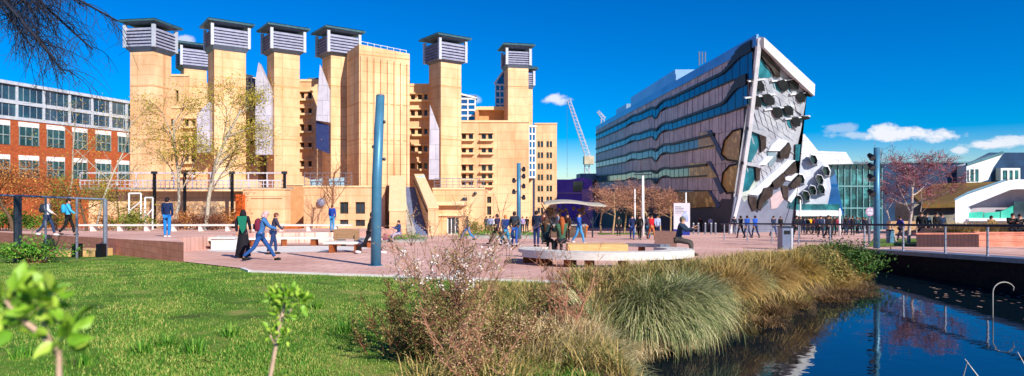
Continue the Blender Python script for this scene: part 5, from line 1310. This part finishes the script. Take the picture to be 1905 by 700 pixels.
tree('birch_tree', 'tall white stemmed birch with golden catkins left of the second brick tower', 383, 47, 128, .17, 3, spread=.42, levels=4, kids=5, up=.55, droop=.7, first=.25, bark=M['birchbark'], leafm=L_gold, leafn=9000, leafs=.13, jitter=.3, lenf=.4, zf=TER)
tree('birch_tree', 'slender birch with thin golden twigs in front of the leftmost brick tower', 322, 50, 150, .15, 14, spread=.45, levels=4, kids=5, up=.5, droop=.7, first=.3, bark=M['birchbark'], leafm=L_gold, leafn=7000, leafs=.12, jitter=.32, lenf=.42, zf=TER)
tree('birch_tree', 'leaning bare birch between the brick building and the library', 178, 46, 160, .09, 8, spread=.45, levels=4, kids=4, up=.4, droop=.5, bark=M['birchbark'], leafm=L_gold, leafn=1200, leafs=.1, lenf=.35, zf=TER)
tree('birch_tree', 'bare twiggy birch before the white framed upper floors', 118, 48, 168, .09, 18, spread=.5, levels=4, kids=4, up=.4, droop=.5, bark=M['birchbark'], leafm=L_gold, leafn=900, leafs=.1, lenf=.4, zf=TER)
tree('bare_tree', 'small bare brown tree in front of the buff podium wall', 613, 56, 268, .1, 21, spread=.5, levels=4, kids=5, up=.6, bark=M['twig'], leafm=L_rust, leafn=900, leafs=.07, lenf=.5)
tree('garden_tree', 'rust leaved garden tree at the far left edge', 25, 40, 286, .13, 5, spread=.75, levels=4, kids=5, up=.3, first=.35, bark=M['bark'], leafm=L_rust, leafn=4500, leafs=.12, lenf=.6, zf=TER)
tree('garden_tree', 'orange brown spreading tree before the red brick building', 105, 43, 300, .1, 6, spread=.75, levels=4, kids=5, up=.3, first=.3, leafm=L_rust, leafn=2600, leafs=.11, lenf=.6, zf=TER)
tree('garden_tree', 'small olive tree with spreading crown left of the walkway', 162, 42, 310, .09, 17, spread=.8, levels=4, kids=5, up=.25, first=.35, leafm=L_olive, leafn=2600, leafs=.1, lenf=.6, zf=TER)
tree('garden_tree', 'low golden tree under the walkway', 225, 52, 318, .09, 27, spread=.8, levels=4, kids=5, up=.25, first=.35, leafm=L_gold, leafn=2200, leafs=.12, lenf=.6, zf=TER)
tree('red_bud_tree', 'spreading tree with red pink buds on thin pale stems behind the railing', 1690, 34, 266, .1, 31, spread=.72, levels=5, kids=5, up=.6, first=.38, bark=mat('grey_pink_bark','#a8968e','#c4b0a6',8,.9), twigm=mat('mauve_twig','#7c5054','#9c7074',6,.9), leafm=L_red, leafn=2600, leafs=.075, jitter=.07, lenf=.52, minr=.008)
for i, (px, dx_) in enumerate(((1668,.2),(1707,-.2))):
    tree('young_tree', ['thin pale stemmed young tree left of the red budded tree', 'thin dark stemmed young tree right of the red budded tree'][i], px, 35+i, 330, .045, 40+i, spread=.5, levels=4, kids=3, up=.5, first=.5, bark=mat('grey_pink_bark','#a8968e'), leafm=L_red, leafn=700, leafs=.07, jitter=.12, lenf=.4)
base_tree = None
lblR = ['leftmost bare pinkish tree of the row, beside the kiosk','second bare pinkish tree from the kiosk','third bare pinkish tree from the kiosk, left of the slim white post','bare pinkish tree just right of the tall white lamp post','second bare tree right of the tall white lamp post','bare brown tree nearest the information panel']
for i, (px, d, t_) in enumerate(((1118,66,336),(1139,60,331),(1161,64,332),(1209,62,338),(1229,66,342),(1247,64,348))):
    tree('bare_tree', lblR[i], px, d, t_, .1, 60+i*7, spread=.72, levels=4, kids=5, up=.35, first=.42, bark=mat('tan_bark','#9a7c58','#b49670',6,.9), twigm=M['twigred'], leafm=L_pink, leafn=1500, leafs=.1, jitter=.22, lenf=.55, group='bare pinkish trees in front of the mauve building', minr=.012)
# far belt of trees behind everything at the horizon
wood = []
for i in range(60):
    x = -300+i*14+RNG.uniform(-4,4); y = 330+RNG.uniform(-20,20); r = RNG.uniform(5,9)
    n = 260; a = RNG.normal(size=(n,3)); a /= np.linalg.norm(a,axis=1)[:,None]; wood.append(np.array([x,y,-5+r*.5])+a*np.array([r,r,r*.9])*RNG.uniform(.6,1,(n,1)))
V_, F_ = leaves_np(np.concatenate(wood), 2.2, .8); tag(npmesh('distant_wood', V_, F_, mat('far_foliage','#3c4a2c','#5c6238',.05,.9)), 'distant line of trees on the horizon behind the buildings', 'wood', kind='stuff')
# willow overhanging from the upper left: its trunk stands out of frame
wt = thing('willow_tree', 'hanging leafless willow twigs at the upper left against the sky', 'tree', (-17.5, 15, G(15)))
wm = MB(); wm.tube([(-17.5,15,G(15)-.2),(-17.3,15,1),(-16.8,15.2,5),(-15.5,15.4,8.5)], [.45,.38,.3,.2], 8); 
rw = random.Random(12); tw = MB()
for k_ in range(11):
    a0 = Vector((-16.6+rw.uniform(-.4,.6),15.2,5.0+rw.random()*2.6)); end = Vector((-10.2+rw.uniform(-1.5,1.5), 14+rw.uniform(-1.2,1.2), 3.7+rw.uniform(-1.0,1.0)))
    pts = [a0.lerp(end, t_)+Vector((0,0,.9*math.sin(t_*3.14))) for t_ in (0,.25,.5,.75,1)]
    tw2 = wm; wm.tube(pts, [.12,.09,.06,.04,.02], 5)
    for j in range(56):
        t_ = rw.uniform(.35,1); i_ = min(3,int(t_*4)); p = pts[i_].lerp(pts[i_+1], t_*4-i_); q_ = [p]; v_ = Vector((rw.uniform(-.2,.6),rw.uniform(-.4,.4),rw.uniform(.0,.5)))
        L_ = rw.uniform(.4,1.5)
        for s_ in range(6):
            v_ = (v_+Vector((rw.gauss(.02,.13),rw.gauss(0,.13),-.33))).normalized(); q_.append(q_[-1]+v_*L_/5)
        tw.tube(q_, [.011,.009,.008,.007,.005,.004,.003], 3, cap=False)
        for s_ in range(3):
            b_ = q_[rw.randrange(1,5)]; tw.tube([b_, b_+Vector((rw.gauss(0,.12),rw.gauss(0,.12),-rw.uniform(.1,.3))), b_+Vector((rw.gauss(0,.18),rw.gauss(0,.15),-rw.uniform(.35,.6)))], [.005,.004,.003], 3, cap=False)
wm.build('trunk', wt, mat('dark_twig','#1d2030','#2c2c38',6,.9)); tw.build('crown', wt, mat('dark_twig','#1d2030'))

# ---- shrubs and bed planting
def shrub(name, label, c, rx, ry, h, leafm, n, ls, cat='shrub', aspect=.5, stems=12, group=None, zf=G, seed=1, twm=None):
    x, y = c; z = zf(y); t = thing(name, label, cat, (x,y,z), group)
    rg = random.Random(seed); m = MB(); tips = []
    for i in range(stems):
        a = rg.uniform(0,6.28); rr = rg.random()**.5; tp = Vector((x+rx*rr*math.cos(a), y+ry*rr*math.sin(a), z+h*rg.uniform(.65,1)*(1-.45*rr*rr))); b0 = Vector((x+rx*.2*math.cos(a), y+ry*.2*math.sin(a), z-.05))
        mid = b0.lerp(tp,.5)+Vector((rg.gauss(0,.05),rg.gauss(0,.05),.06)); m.tube([b0,mid,tp], [.02,.013,.006], 4, cap=False); tips += [tp, mid.lerp(tp,.5), mid]
    m.build('stem', t, twm or M['twig'])
    T = np.array(tips); C = T[RNG.integers(0,len(T),n)]+RNG.normal(0,1,(n,3))*np.array([rx*.22,ry*.22,h*.14]); C[:,2] = np.maximum(C[:,2], z+.02)
    V_, F_ = leaves_np(C, ls, aspect); npmesh('foliage', V_, F_, leafm, parent=t); return t
names = [('dark green low shrub in the bed behind the two walkers',(60,50),.8,L_green),('bright green shrub at the far left of the bed',(8,46),1.0,L_green),('rusty brown shrub left of the white trellis',(205,47),.8,L_rust),('green shrub right of the rusty shrub',(232,45),.8,L_olive),('pale green shrub at the foot of the white trellis',(256,44),.9,L_olive),('rusty shrub between the two birches',(345,50),1.0,L_rust),('brown shrub under the tall birch',(372,48),.8,mat('brown_leaf','#5a3424','#7a4a34',1,.9)),('orange shrub before the orange panel',(420,52),1.0,L_rust),('dull brown shrub right of the navy coated person',(398,46),.7,mat('brown_leaf','#5a3424')),('tawny shrub behind the curved bench',(320,46),.6,mat('brown_leaf','#5a3424')),('dark green shrub beyond the left railing',(30,44),.9,L_green),('olive shrub left of the rail post',(110,47),1.0,L_olive),('orange brown shrub by the walkway end',(150,50),1.3,L_rust)]
for i, (lb_, (px, d), s_, lm) in enumerate(names): shrub('garden_shrub', lb_, (X(px,d),d), 1.3*s_, .9, 1.7*s_, lm, 900, .16, zf=TER, seed=100+i, group='shrubs in the garden beds')
shrub('garden_shrub', 'small shrub by the entrance wing of the library', (X(893,52),52), 1.4, .7, 1.5, L_olive, 1200, .14, seed=133)
shrub('garden_shrub', 'low flowering plants in the stone bed by the stair', (X(760,38),38.2), 1.3, .9, .5, L_green, 900, .09, seed=134)
shrub('garden_shrub', 'pink flowers at the left of the stone bed', (X(715,37.2),37.3), .35, .3, .5, mat('pink_flower','#b02878','#d85aa0',3,.7), 200, .09, seed=135)
shrub('garden_shrub', 'low green hedge plants in the long stone bed', (X(905,46),46), 2.2, 1.1, .55, L_green, 1600, .12, seed=136, stems=30)
shrub('garden_shrub', 'low green plants at the right of the long stone bed', (X(978,46),46), 1.4, 1.1, .5, L_green, 1000, .12, seed=137, stems=24)
shrub('ivy_shrub', 'dark green bramble at the lawn edge by the left railing', (X(52,18.5),18.8), 1.15, .5, .75, L_green, 1700, .09, seed=138, stems=26)
q = MB(); q.poly([(a,b_,G(b_)+.02) for a,b_ in [(X(1115,58),58),(X(1250,58),58),(X(1250,66),66),(X(1110,66),66)]]); tag(q.build('grass_strip', None, m_lawn), 'green strip under the bare tree row', kind='structure')
# ---- ornamental and bank grasses
G_sedge = mat('sedge_blade','#46582a','#c4bc8c',7,.6,c3='#7e8854',stretch=(1,1,.6),detail=6,isl=.6)
G_tawny = mat('tawny_blade','#8a6c34','#d2b478',5,.7,c3='#b0904e',detail=6, isl=.6)
G_straw = mat('straw_blade','#a88e62','#dcc89c',6,.7,c3='#c0a87c',detail=6, isl=.6)
G_mixed = mat('mixed_blade','#4e6024','#c0a468',3.5,.7,c3='#8a7a42',detail=6, isl=.6)
G_dry = mat('dry_dark','#4a3826','#8e7048',4,.8,c3='#6a5236',detail=6, isl=.6)
def gclump(name, label, centers, n, L, W, m, spreadxy, bend=(.8,2.2), cat='grass clump', zfun=None, lean=(.05,.5), kind=None, group=None, seg=4):
    """centers: list of (x, y, z) tuft hearts"""
    C = np.array(centers, dtype=float); k_ = RNG.integers(0, len(C), n); off = RNG.normal(0, 1, (n,2))*spreadxy
    B_ = C[k_].copy(); B_[:,0] += off[:,0]; B_[:,1] += off[:,1]
    if zfun: B_[:,2] = [zfun(x_, y_) for x_, y_ in B_[:,:2]]
    dirs = np.concatenate([off/(np.linalg.norm(off,axis=1)[:,None]+1e-6)+RNG.normal(0,.5,(n,2)), np.zeros((n,1))], 1); dirs /= np.linalg.norm(dirs,axis=1)[:,None]
    V_, F_ = blades_np(B_, RNG.uniform(L*.55, L, n), RNG.uniform(W*.6, W*1.3, n), RNG.uniform(*bend, n), dirs, seg=seg, lean=RNG.uniform(*lean, n))
    o = npmesh(name, V_, F_, m); tag(o, label, cat, group, kind); return o
def bankz(x, y):
    return max(hz(x, y), -3.5)
# big sedge in the middle right
def tuftset(pts, n, jit, seed):
    rg = random.Random(seed); out = []
    for i in range(n): p = rg.choice(pts); out.append((p[0]+rg.gauss(0,jit), p[1]+rg.gauss(0,jit), 0))
    return out
cz = lambda dz: (lambda x, y: max(G(y)-1.15, bankz(x, y))+dz)
fz = lambda z_: (lambda x, y: z_)
gclump('sedge_clump', 'large grey green arching sedge on the bank at the left of the pond', [(2.75,13.0,0),(3.3,13.45,0),(3.75,13.95,0)], 12500, 1.6, .021, G_sedge, .2, (1.3,2.9), zfun=fz(-2.85), lean=(.0,1.1), seg=5)
gclump('sedge_clump', 'straw coloured skirt of dead sedge hanging over the water', tuftset([(1.9,11.6),(2.6,12.5),(3.4,13.2),(4.1,13.9)], 12, .1, 2), 4200, .6, .018, G_straw, .12, (1.6,2.8), zfun=cz(-.1), lean=(.3,1.2))
gclump('tawny_grass', 'golden brown feathery grass right of the big sedge', [(5.35,15.9,0),(5.75,16.3,0)], 5200, 1.3, .018, G_tawny, .17, (.7,2.6), zfun=fz(-2.85), lean=(0,.9))
gclump('tawny_grass', 'second golden grass clump nearer the litter bin', [(7.1,17.7,0),(7.5,18.1,0)], 5200, 1.35, .02, G_tawny, .18, (.7,2.6), zfun=fz(-2.95), lean=(0,.9))
gclump('tawny_grass', 'third golden grass clump just left of the olive shrub', [(8.9,19.6,0)], 3600, 1.25, .022, mat('ochre_blade','#7a6a2c','#c8a45c',5,.7,c3='#a0843c',detail=6,isl=.6), .2, (.7,2.5), zfun=fz(-2.95), lean=(0,.9))
gclump('sedge_clump', 'smaller green sedge between the big sedge and the golden grass', [(4.65,15.1,0),(6.4,17.0,0)], 3600, 1.0, .02, G_sedge, .15, (1.2,2.7), zfun=fz(-2.75), lean=(0,1.0))
shrub('bank_shrub', 'dense dark green shrub on the bank at the end of the quay', (13.0,24.2), 1.5, 1.2, 1.3, mat('dark_leaf','#1e3c12','#4e7028',1.5,.6,c3='#33541a',isl=.5), 9000, .1, seed=201, stems=60, zf=lambda y: G(y)-.85)
shrub('bank_shrub', 'olive brown shrub between the golden grass and the dark green shrub', (10.6,21.9), 1.1, 1.0, 1.05, mat('olive_brown_leaf','#4c5220','#8c8040',1.5,.7,isl=.5), 5000, .09, seed=202, stems=50, zf=lambda y: G(y)-.8)
gclump('reed_stand', 'pale reeds drooping below the dark green shrub', tuftset([(12.2,22.7),(11.4,21.7),(13.4,24.2),(14.7,26)], 9, .2, 7), 2400, .6, .02, G_tawny, .15, (1.2,2.4), zfun=cz(-.1))
gclump('tawny_grass', 'brown grass drooping over the water below the bushes', tuftset([(4.9,14.4),(5.8,15.3),(7.2,16.6),(8.4,17.9),(9.6,19.1),(11.0,20.5),(12.2,21.9)], 26, .3, 6), 5000, .5, .02, G_dry, .16, (1.4,2.6), zfun=cz(-.1), lean=(.1,.8))
bp_ = []
while len(bp_) < 400:
    y_ = random.uniform(10.5, 27); x_ = random.uniform(1.2, 16); D_ = pdist(x_, y_)
    if .0 < D_ < 1.9 and not quay_side(x_, y_) and x_ < 15.2: bp_.append((x_, y_, 0))
gclump('bank_grass', 'straggling straw and green grass covering the steep pond bank', bp_, 15000, .55, .018, mat('bank_blade','#56602c','#bca468',1.2,.7,c3='#8c7c48',detail=6,isl=.6), .14, (.8,2.6), zfun=lambda x,y: bankz(x,y)-.02, kind='stuff', cat='grass')
# planter grasses on the right
gclump('ornamental_grass', 'tawny ornamental grass growing in the pink planter', [(X(px,32.5),32.5,G(30.4)+.55) for px in (1838,1860,1885,1910)], 2600, .75, .02, G_tawny, .35, (.5,1.5))
gclump('ornamental_grass', 'pale ornamental grass at the end of the dark ribbed planter', [(X(px,32.5),32.5,G(30)+.5) for px in (1782,1800,1815)], 2200, .75, .02, G_tawny, .3, (.5,1.5))
# foreground rough growth between lawn and pond
def rough(n, x0, x1, y0, y1, cond):
    out = []
    while len(out) < n:
        x, y = random.uniform(x0,x1), random.uniform(y0,y1)
        if cond(x,y) and pdist(x,y) > -.1: out.append((x,y,0))
    return out
cond = lambda x, y: (x > -.15*y + max(0,(y-8.5))*.42) and y < 12.2 and x < 1.75
zz = lambda x, y: hz(x,y)-.02
gclump('rough_grass', 'tangle of straw and green grass at the pond edge in the foreground', rough(150,-1.6,2.6,5.0,12,cond), 11000, .34, .011, G_mixed, .2, (.6,2.2), zfun=zz, kind='stuff', cat='grass')
gclump('dead_grass', 'pale dead grass flopping beside the sedge in the foreground', [(1.0,7.6,0),(.6,7.0,0),(1.4,8.6,0),(1.5,9.8,0),(1.0,9.0,0),(1.9,11,0),(.2,6.6,0)], 6000, .42, .010, G_straw, .33, (.8,2.6), zfun=zz, kind='stuff', cat='grass')
gclump('sedge_clump', 'green sedge tufts at the lower left of the big sedge', [(1.5,8.9,0),(1.65,9.6,0),(1.2,8.2,0),(1.75,10.4,0)], 3600, .75, .016, G_sedge, .17, (.9,2.4), zfun=zz)
# twiggy shrubs centre foreground
def twiggy(name, label, x, y, h, spread_, seed, nst, leafm, leafn, leafs, twm, flower=None, fn=0, buds=None, bn=0, z=None, minr=.0022):
    z = hz(x,y) if z is None else z; t = thing(name, label, 'shrub', (x,y,z)); rg = random.Random(seed); m = MB(); tips = []
    for i in range(nst):
        a = rg.uniform(0,6.28); el = rg.uniform(.0,1)**.7*spread_; v_ = Vector((math.cos(a)*el, math.sin(a)*el, 1)).normalized(); p = Vector((x+rg.gauss(0,.14), y+rg.gauss(0,.14), z-.03)); L_ = h*rg.uniform(.55,1.08); pts = [p]
        for s_ in range(7): v_ = (v_+Vector((rg.gauss(0,.11),rg.gauss(0,.11),.03))).normalized(); p = p+v_*L_/7; pts.append(p)
        m.tube(pts, [.010,.008,.007,.006,.005,.004,.003,minr], 4, cap=False)
        for s_ in range(14):
            j = rg.randrange(2,8); b_ = pts[j]; w_ = (v_+Vector((rg.gauss(0,.8),rg.gauss(0,.8),rg.gauss(.2,.4)))).normalized(); l2 = L_*rg.uniform(.08,.26); q1 = b_+w_*l2*.5; q2 = q1+(w_+Vector((rg.gauss(0,.3),rg.gauss(0,.3),.15))).normalized()*l2*.5
            m.tube([b_,q1,q2], [.004,.003,minr], 3, cap=False); tips += [q1,q2,q2]
            for _ in range(2): q3 = q1+Vector((rg.gauss(0,.05),rg.gauss(0,.05),rg.gauss(.04,.04))); m.tube([q1,q3], [.0025,minr], 3, cap=False); tips.append(q3)
    m.build('stem', t, twm); T = np.array(tips)
    if leafn: C = T[RNG.integers(0,len(T),leafn)]+RNG.normal(0,.018,(leafn,3)); V_, F_ = leaves_np(C, leafs, .6); npmesh('foliage', V_, F_, leafm, parent=t)
    if fn:
        hi = T[(T[:,2] > z+h*.45)&(T[:,2] < z+h*.8)]; st_ = hi[RNG.integers(0,len(hi),60)]; C = st_[RNG.integers(0,60,fn)]+RNG.normal(0,.025,(fn,3)); V_, F_ = leaves_np(C, .022, .9); npmesh('blossom', V_, F_, flower, parent=t)
    return t
Wf = mat('white_blossom','#d8ccc8','#efe8e4',8,.7)
L_bud = mat('tan_bud','#5f7228','#c8a082',14,.7,c3='#9c8a58', isl=.6)
twiggy('twiggy_shrub', 'tall twiggy shrub with small buds and white blossom in the centre foreground', -.62, 6.9, 1.45, .7, 5, 32, L_bud, 3600, .022, mat('tan_twig','#8a5e48','#b88a70',10,.9), Wf, 900)
twiggy('twiggy_shrub', 'dark bushy shrub at the foot of the blossoming shrub', -.95, 6.2, .75, 1.15, 6, 36, mat('dark_olive_leaf','#3c4a22','#968c50',14,.7,c3='#4d5522',isl=.6), 8000, .024, M['twig'])
twiggy('twiggy_shrub', 'low brown twiggy shrub just right of the blossoming shrub', -.05, 6.5, .5, .95, 7, 24, L_bud, 4200, .022, M['twig'])
twiggy('twiggy_shrub', 'sparse shrub with thin orange stems left of the sedge', .75, 7.4, 1.1, .6, 8, 12, L_rust, 250, .02, M['twigred'])
twiggy('twiggy_shrub', 'red brown thorny shrub at the bottom centre edge', -.35, 5.5, .62, 1.0, 9, 16, L_bud, 1800, .02, M['twigred'])
twiggy('twiggy_shrub', 'brown undergrowth shrub beside the pale dead grass', .5, 8.4, .4, 1.0, 10, 20, mat('dark_olive_leaf','#2c3a16'), 3400, .026, M['twig'])
# leafy sprigs close to the camera
def sprig(name, label, base, pts, heads, leafsz, m, seed, thick=.006, col=None):
    t = thing(name, label, 'plant', base); rg = random.Random(seed); s_ = MB()
    for pl_, r_ in pts: s_.tube(pl_, [r_*(1-.5*i/(len(pl_)-1)) for i in range(len(pl_))], 7)
    s_.build('stem', t, col or mat('pale_stem','#a88a74','#c8aa94',20,.7), smooth=True)
    lf = MB()
    for (hp0, n, rad) in heads:
        hp0 = Vector(hp0)
        for i in range(n):
            dr = Vector((rg.gauss(0,1),rg.gauss(0,1),rg.gauss(.35,.8))).normalized(); L_ = leafsz*rg.uniform(.6,1.2); b_ = hp0+dr*rad*rg.uniform(.05,.5); sd = dr.cross(Vector((rg.gauss(0,1),rg.gauss(0,1),rg.gauss(0,1)))).normalized(); nn = dr.cross(sd)
            mid = b_+dr*L_*.5; tip = b_+dr*L_+nn*L_*rg.uniform(-.35,.1)
            f_ = nn*L_*.1
            lf.add([tuple(v) for v in (b_, b_+dr*L_*.25+sd*L_*.2+f_, mid+sd*L_*.27+f_, b_+dr*L_*.8+sd*L_*.14, tip, b_+dr*L_*.8-sd*L_*.14, mid-sd*L_*.27+f_, b_+dr*L_*.25-sd*L_*.2+f_, mid-nn*L_*.04)], [(0,1,8),(1,2,8),(2,3,8),(3,4,8),(4,5,8),(5,6,8),(6,7,8),(7,0,8)])
    lf.build('leaf', t, m, smooth=True)
L_young = mat('young_leaf','#5a8a1c','#a8c04a',25,.5,c3='#7ea62c',spec=.4, isl=.6)
d = 2.6; sprig('leafy_sapling', 'young sapling with fresh green leaves on a pale stem in the lawn foreground', (X(500,d),d,-1.6), [([P(488,1060,d),P(503,700,d),P(514,640,d),P(522,600,d),P(530,565,d)], .011), ([P(512,640,d),P(500,620,d)],.005), ([P(522,600,d),P(548,568,d)],.005), ([P(522,600,d),P(512,560,d)],.005)], [(P(538,556,d),60,.11),(P(515,555,d),44,.09),(P(562,560,d),26,.08),(P(526,585,d),28,.08),(P(505,622,d),20,.07),(P(532,628,d),14,.06)], .036, L_young, 3)
d = 1.35; sprig('leafy_sapling', 'blurred leafy branch close to the camera at the lower left corner', (X(60,d),d,-1.55), [([P(118,1650,d),P(108,900,d),P(110,700,d),P(110,660,d)], .009), ([P(110,660,d),P(78,622,d),P(40,595,d),P(10,560,d)], .008), ([P(95,640,d),P(72,575,d),P(70,555,d)],.005)], [(P(118,632,d),26,.07),(P(78,562,d),26,.06),(P(20,560,d),34,.08),(P(-5,585,d),16,.06),(P(95,545,d),8,.03),(P(20,612,d),7,.03)], .05, L_young, 4)
# tufts in the lawn
tuft = []
for i, (px, py) in enumerate([(40,668),(262,655),(312,640),(365,655),(430,620),(155,680),(640,610),(590,560)]):
    d = 1150*1.72/(py-350); x = X(px,d); gclump('bulb_tuft', ['leafy green tuft in the lawn at the far left','tall green tuft in the left of the lawn','light tuft near the middle of the lawn','dark green tuft left of the sapling','small tuft above the dark green tuft','tuft at the lower left of the lawn','tuft right of the sapling','low tuft beyond the sapling'][i], [(x,d,G(d)-.03)], 60, .22, .014, L_green, .05, (.2,1.0), cat='plant tuft', lean=(.0,.5), group='green tufts in the lawn', seg=3)
# reed tips at the lower right over the water
for i_, (a, b_) in enumerate( (((1795,668),(1822,704)),((1893,655),(1912,690)),((1800,672),(1790,705)))):
    rt = MB(); rt.tube([P(b_[0]+8,b_[1]+60,8.2), P(b_[0],b_[1],8.0), P(a[0],a[1],7.9)], [.012,.01,.004], 5)
    tag(rt.build('broken_reed', None, M['timber']), ['long pale broken reed leaning left at the lower right corner of the pond','pale broken reed at the extreme right edge over the pond','short broken reed crossing the long one'][i_], 'reed')
# ------------------------------------------------------------------ light, sky, camera
EL = 32.0; SV = Vector((.60,-.80,0)).normalized()
sd = SV*math.cos(R(EL)) + Vector((0,0,math.sin(R(EL))))
sl_ = bpy.data.lights.new('sun', 'SUN'); sl_.energy = 5.0; sl_.angle = R(.5); sl_.color = (1,.93,.82)
so = bpy.data.objects.new('sun', sl_); COL.objects.link(so); so.rotation_euler = (-sd).to_track_quat('-Z','Y').to_euler(); so.location = (20,-20,30)
wd_ = bpy.data.worlds.new('World'); S.world = wd_; wd_.use_nodes = True
nt = wd_.node_tree; N = nt.nodes; L = nt.links; bg = N['Background']; bg.inputs['Strength'].default_value = .092
sk = N.new('ShaderNodeTexSky'); sk.sky_type = 'NISHITA'; sk.sun_disc = False; sk.sun_elevation = R(EL); sk.sun_rotation = math.atan2(SV.x, SV.y); sk.ozone_density = 6; sk.air_density = 1.0; sk.dust_density = .2; sk.altitude = 800
hs = N.new('ShaderNodeHueSaturation'); hs.inputs['Saturation'].default_value = 1.8; hs.inputs['Hue'].default_value = .512; hs.inputs['Value'].default_value = 1.0
L.new(sk.outputs[0], hs.inputs['Color'])
tc = N.new('ShaderNodeTexCoord'); sx = N.new('ShaderNodeSeparateXYZ'); L.new(tc.outputs['Generated'], sx.inputs[0])
def mt(op, a, b_=None, clamp=False):
    n = N.new('ShaderNodeMath'); n.operation = op; n.use_clamp = clamp
    for i, v in enumerate((a, b_)):
        if v is None: continue
        if isinstance(v, (int, float)): n.inputs[i].default_value = v
        else: L.new(v, n.inputs[i])
    return n.outputs[0]
yy = mt('MAXIMUM', sx.outputs['Y'], .01)
u = mt('DIVIDE', sx.outputs['X'], yy); v = mt('DIVIDE', sx.outputs['Z'], yy)
cn_ = N.new('ShaderNodeTexNoise'); cn_.inputs['Scale'].default_value = 26; cn_.inputs['Detail'].default_value = 9; cn_.inputs['Roughness'].default_value = .62
cmb = N.new('ShaderNodeCombineXYZ'); L.new(u, cmb.inputs[0]); L.new(mt('MULTIPLY', v, 1.7), cmb.inputs[1]); L.new(cmb.outputs[0], cn_.inputs['Vector'])
nz = mt('SUBTRACT', cn_.outputs['Fac'], .5)
tot = None
for (px, py, w_, h_, s_) in ((1665,251,75,14,1.0),(1720,251,70,13,1.0),(1650,246,30,16,.95),(1600,252,60,8,.5),(1840,270,52,10,.95),(1870,266,50,10,.9),(1785,279,22,8,.8),(1028,185,30,12,.9),(1040,189,18,9,.8),(347,74,17,11,.7),(884,185,16,10,.6),(1560,240,40,10,.35),(1900,262,60,12,.8)):
    du = mt('MULTIPLY', mt('SUBTRACT', u, (px-952.5)/F), F/w_); dv = mt('MULTIPLY', mt('SUBTRACT', v, (350-py)/F), F/h_)
    r2 = mt('SQRT', mt('ADD', mt('MULTIPLY', du, du), mt('MULTIPLY', dv, dv)))
    den = mt('MULTIPLY', mt('ADD', mt('SUBTRACT', 1.0, r2), mt('MULTIPLY', nz, 2.6)), 1.9, True); den = mt('MULTIPLY', den, s_)
    tot = den if tot is None else mt('MAXIMUM', tot, den)
mx = N.new('ShaderNodeMix'); mx.data_type = 'RGBA'; L.new(mt('MULTIPLY', tot, mt('GREATER_THAN', sx.outputs['Y'], .02)), mx.inputs[0]); L.new(hs.outputs[0], mx.inputs[6]); mx.inputs[7].default_value = (6.8,7.0,7.6,1)
L.new(mx.outputs[2], bg.inputs['Color'])
cam = bpy.data.cameras.new('camera'); cam.lens = 36*F/1905; cam.sensor_width = 36; cam.clip_end = 3000; cam.clip_start = .05
cam.dof.use_dof = True; cam.dof.focus_distance = 14; cam.dof.aperture_fstop = 2.0
co = bpy.data.objects.new('camera', cam); COL.objects.link(co); co.location = (0,0,0); co.rotation_euler = (R(90),0,0); S.camera = co
S.view_settings.view_transform = 'Standard'; S.view_settings.look = 'None'; S.view_settings.gamma = 1; S.view_settings.use_curve_mapping = False; S.view_settings.exposure = 0.52
S.render.engine = 'CYCLES'
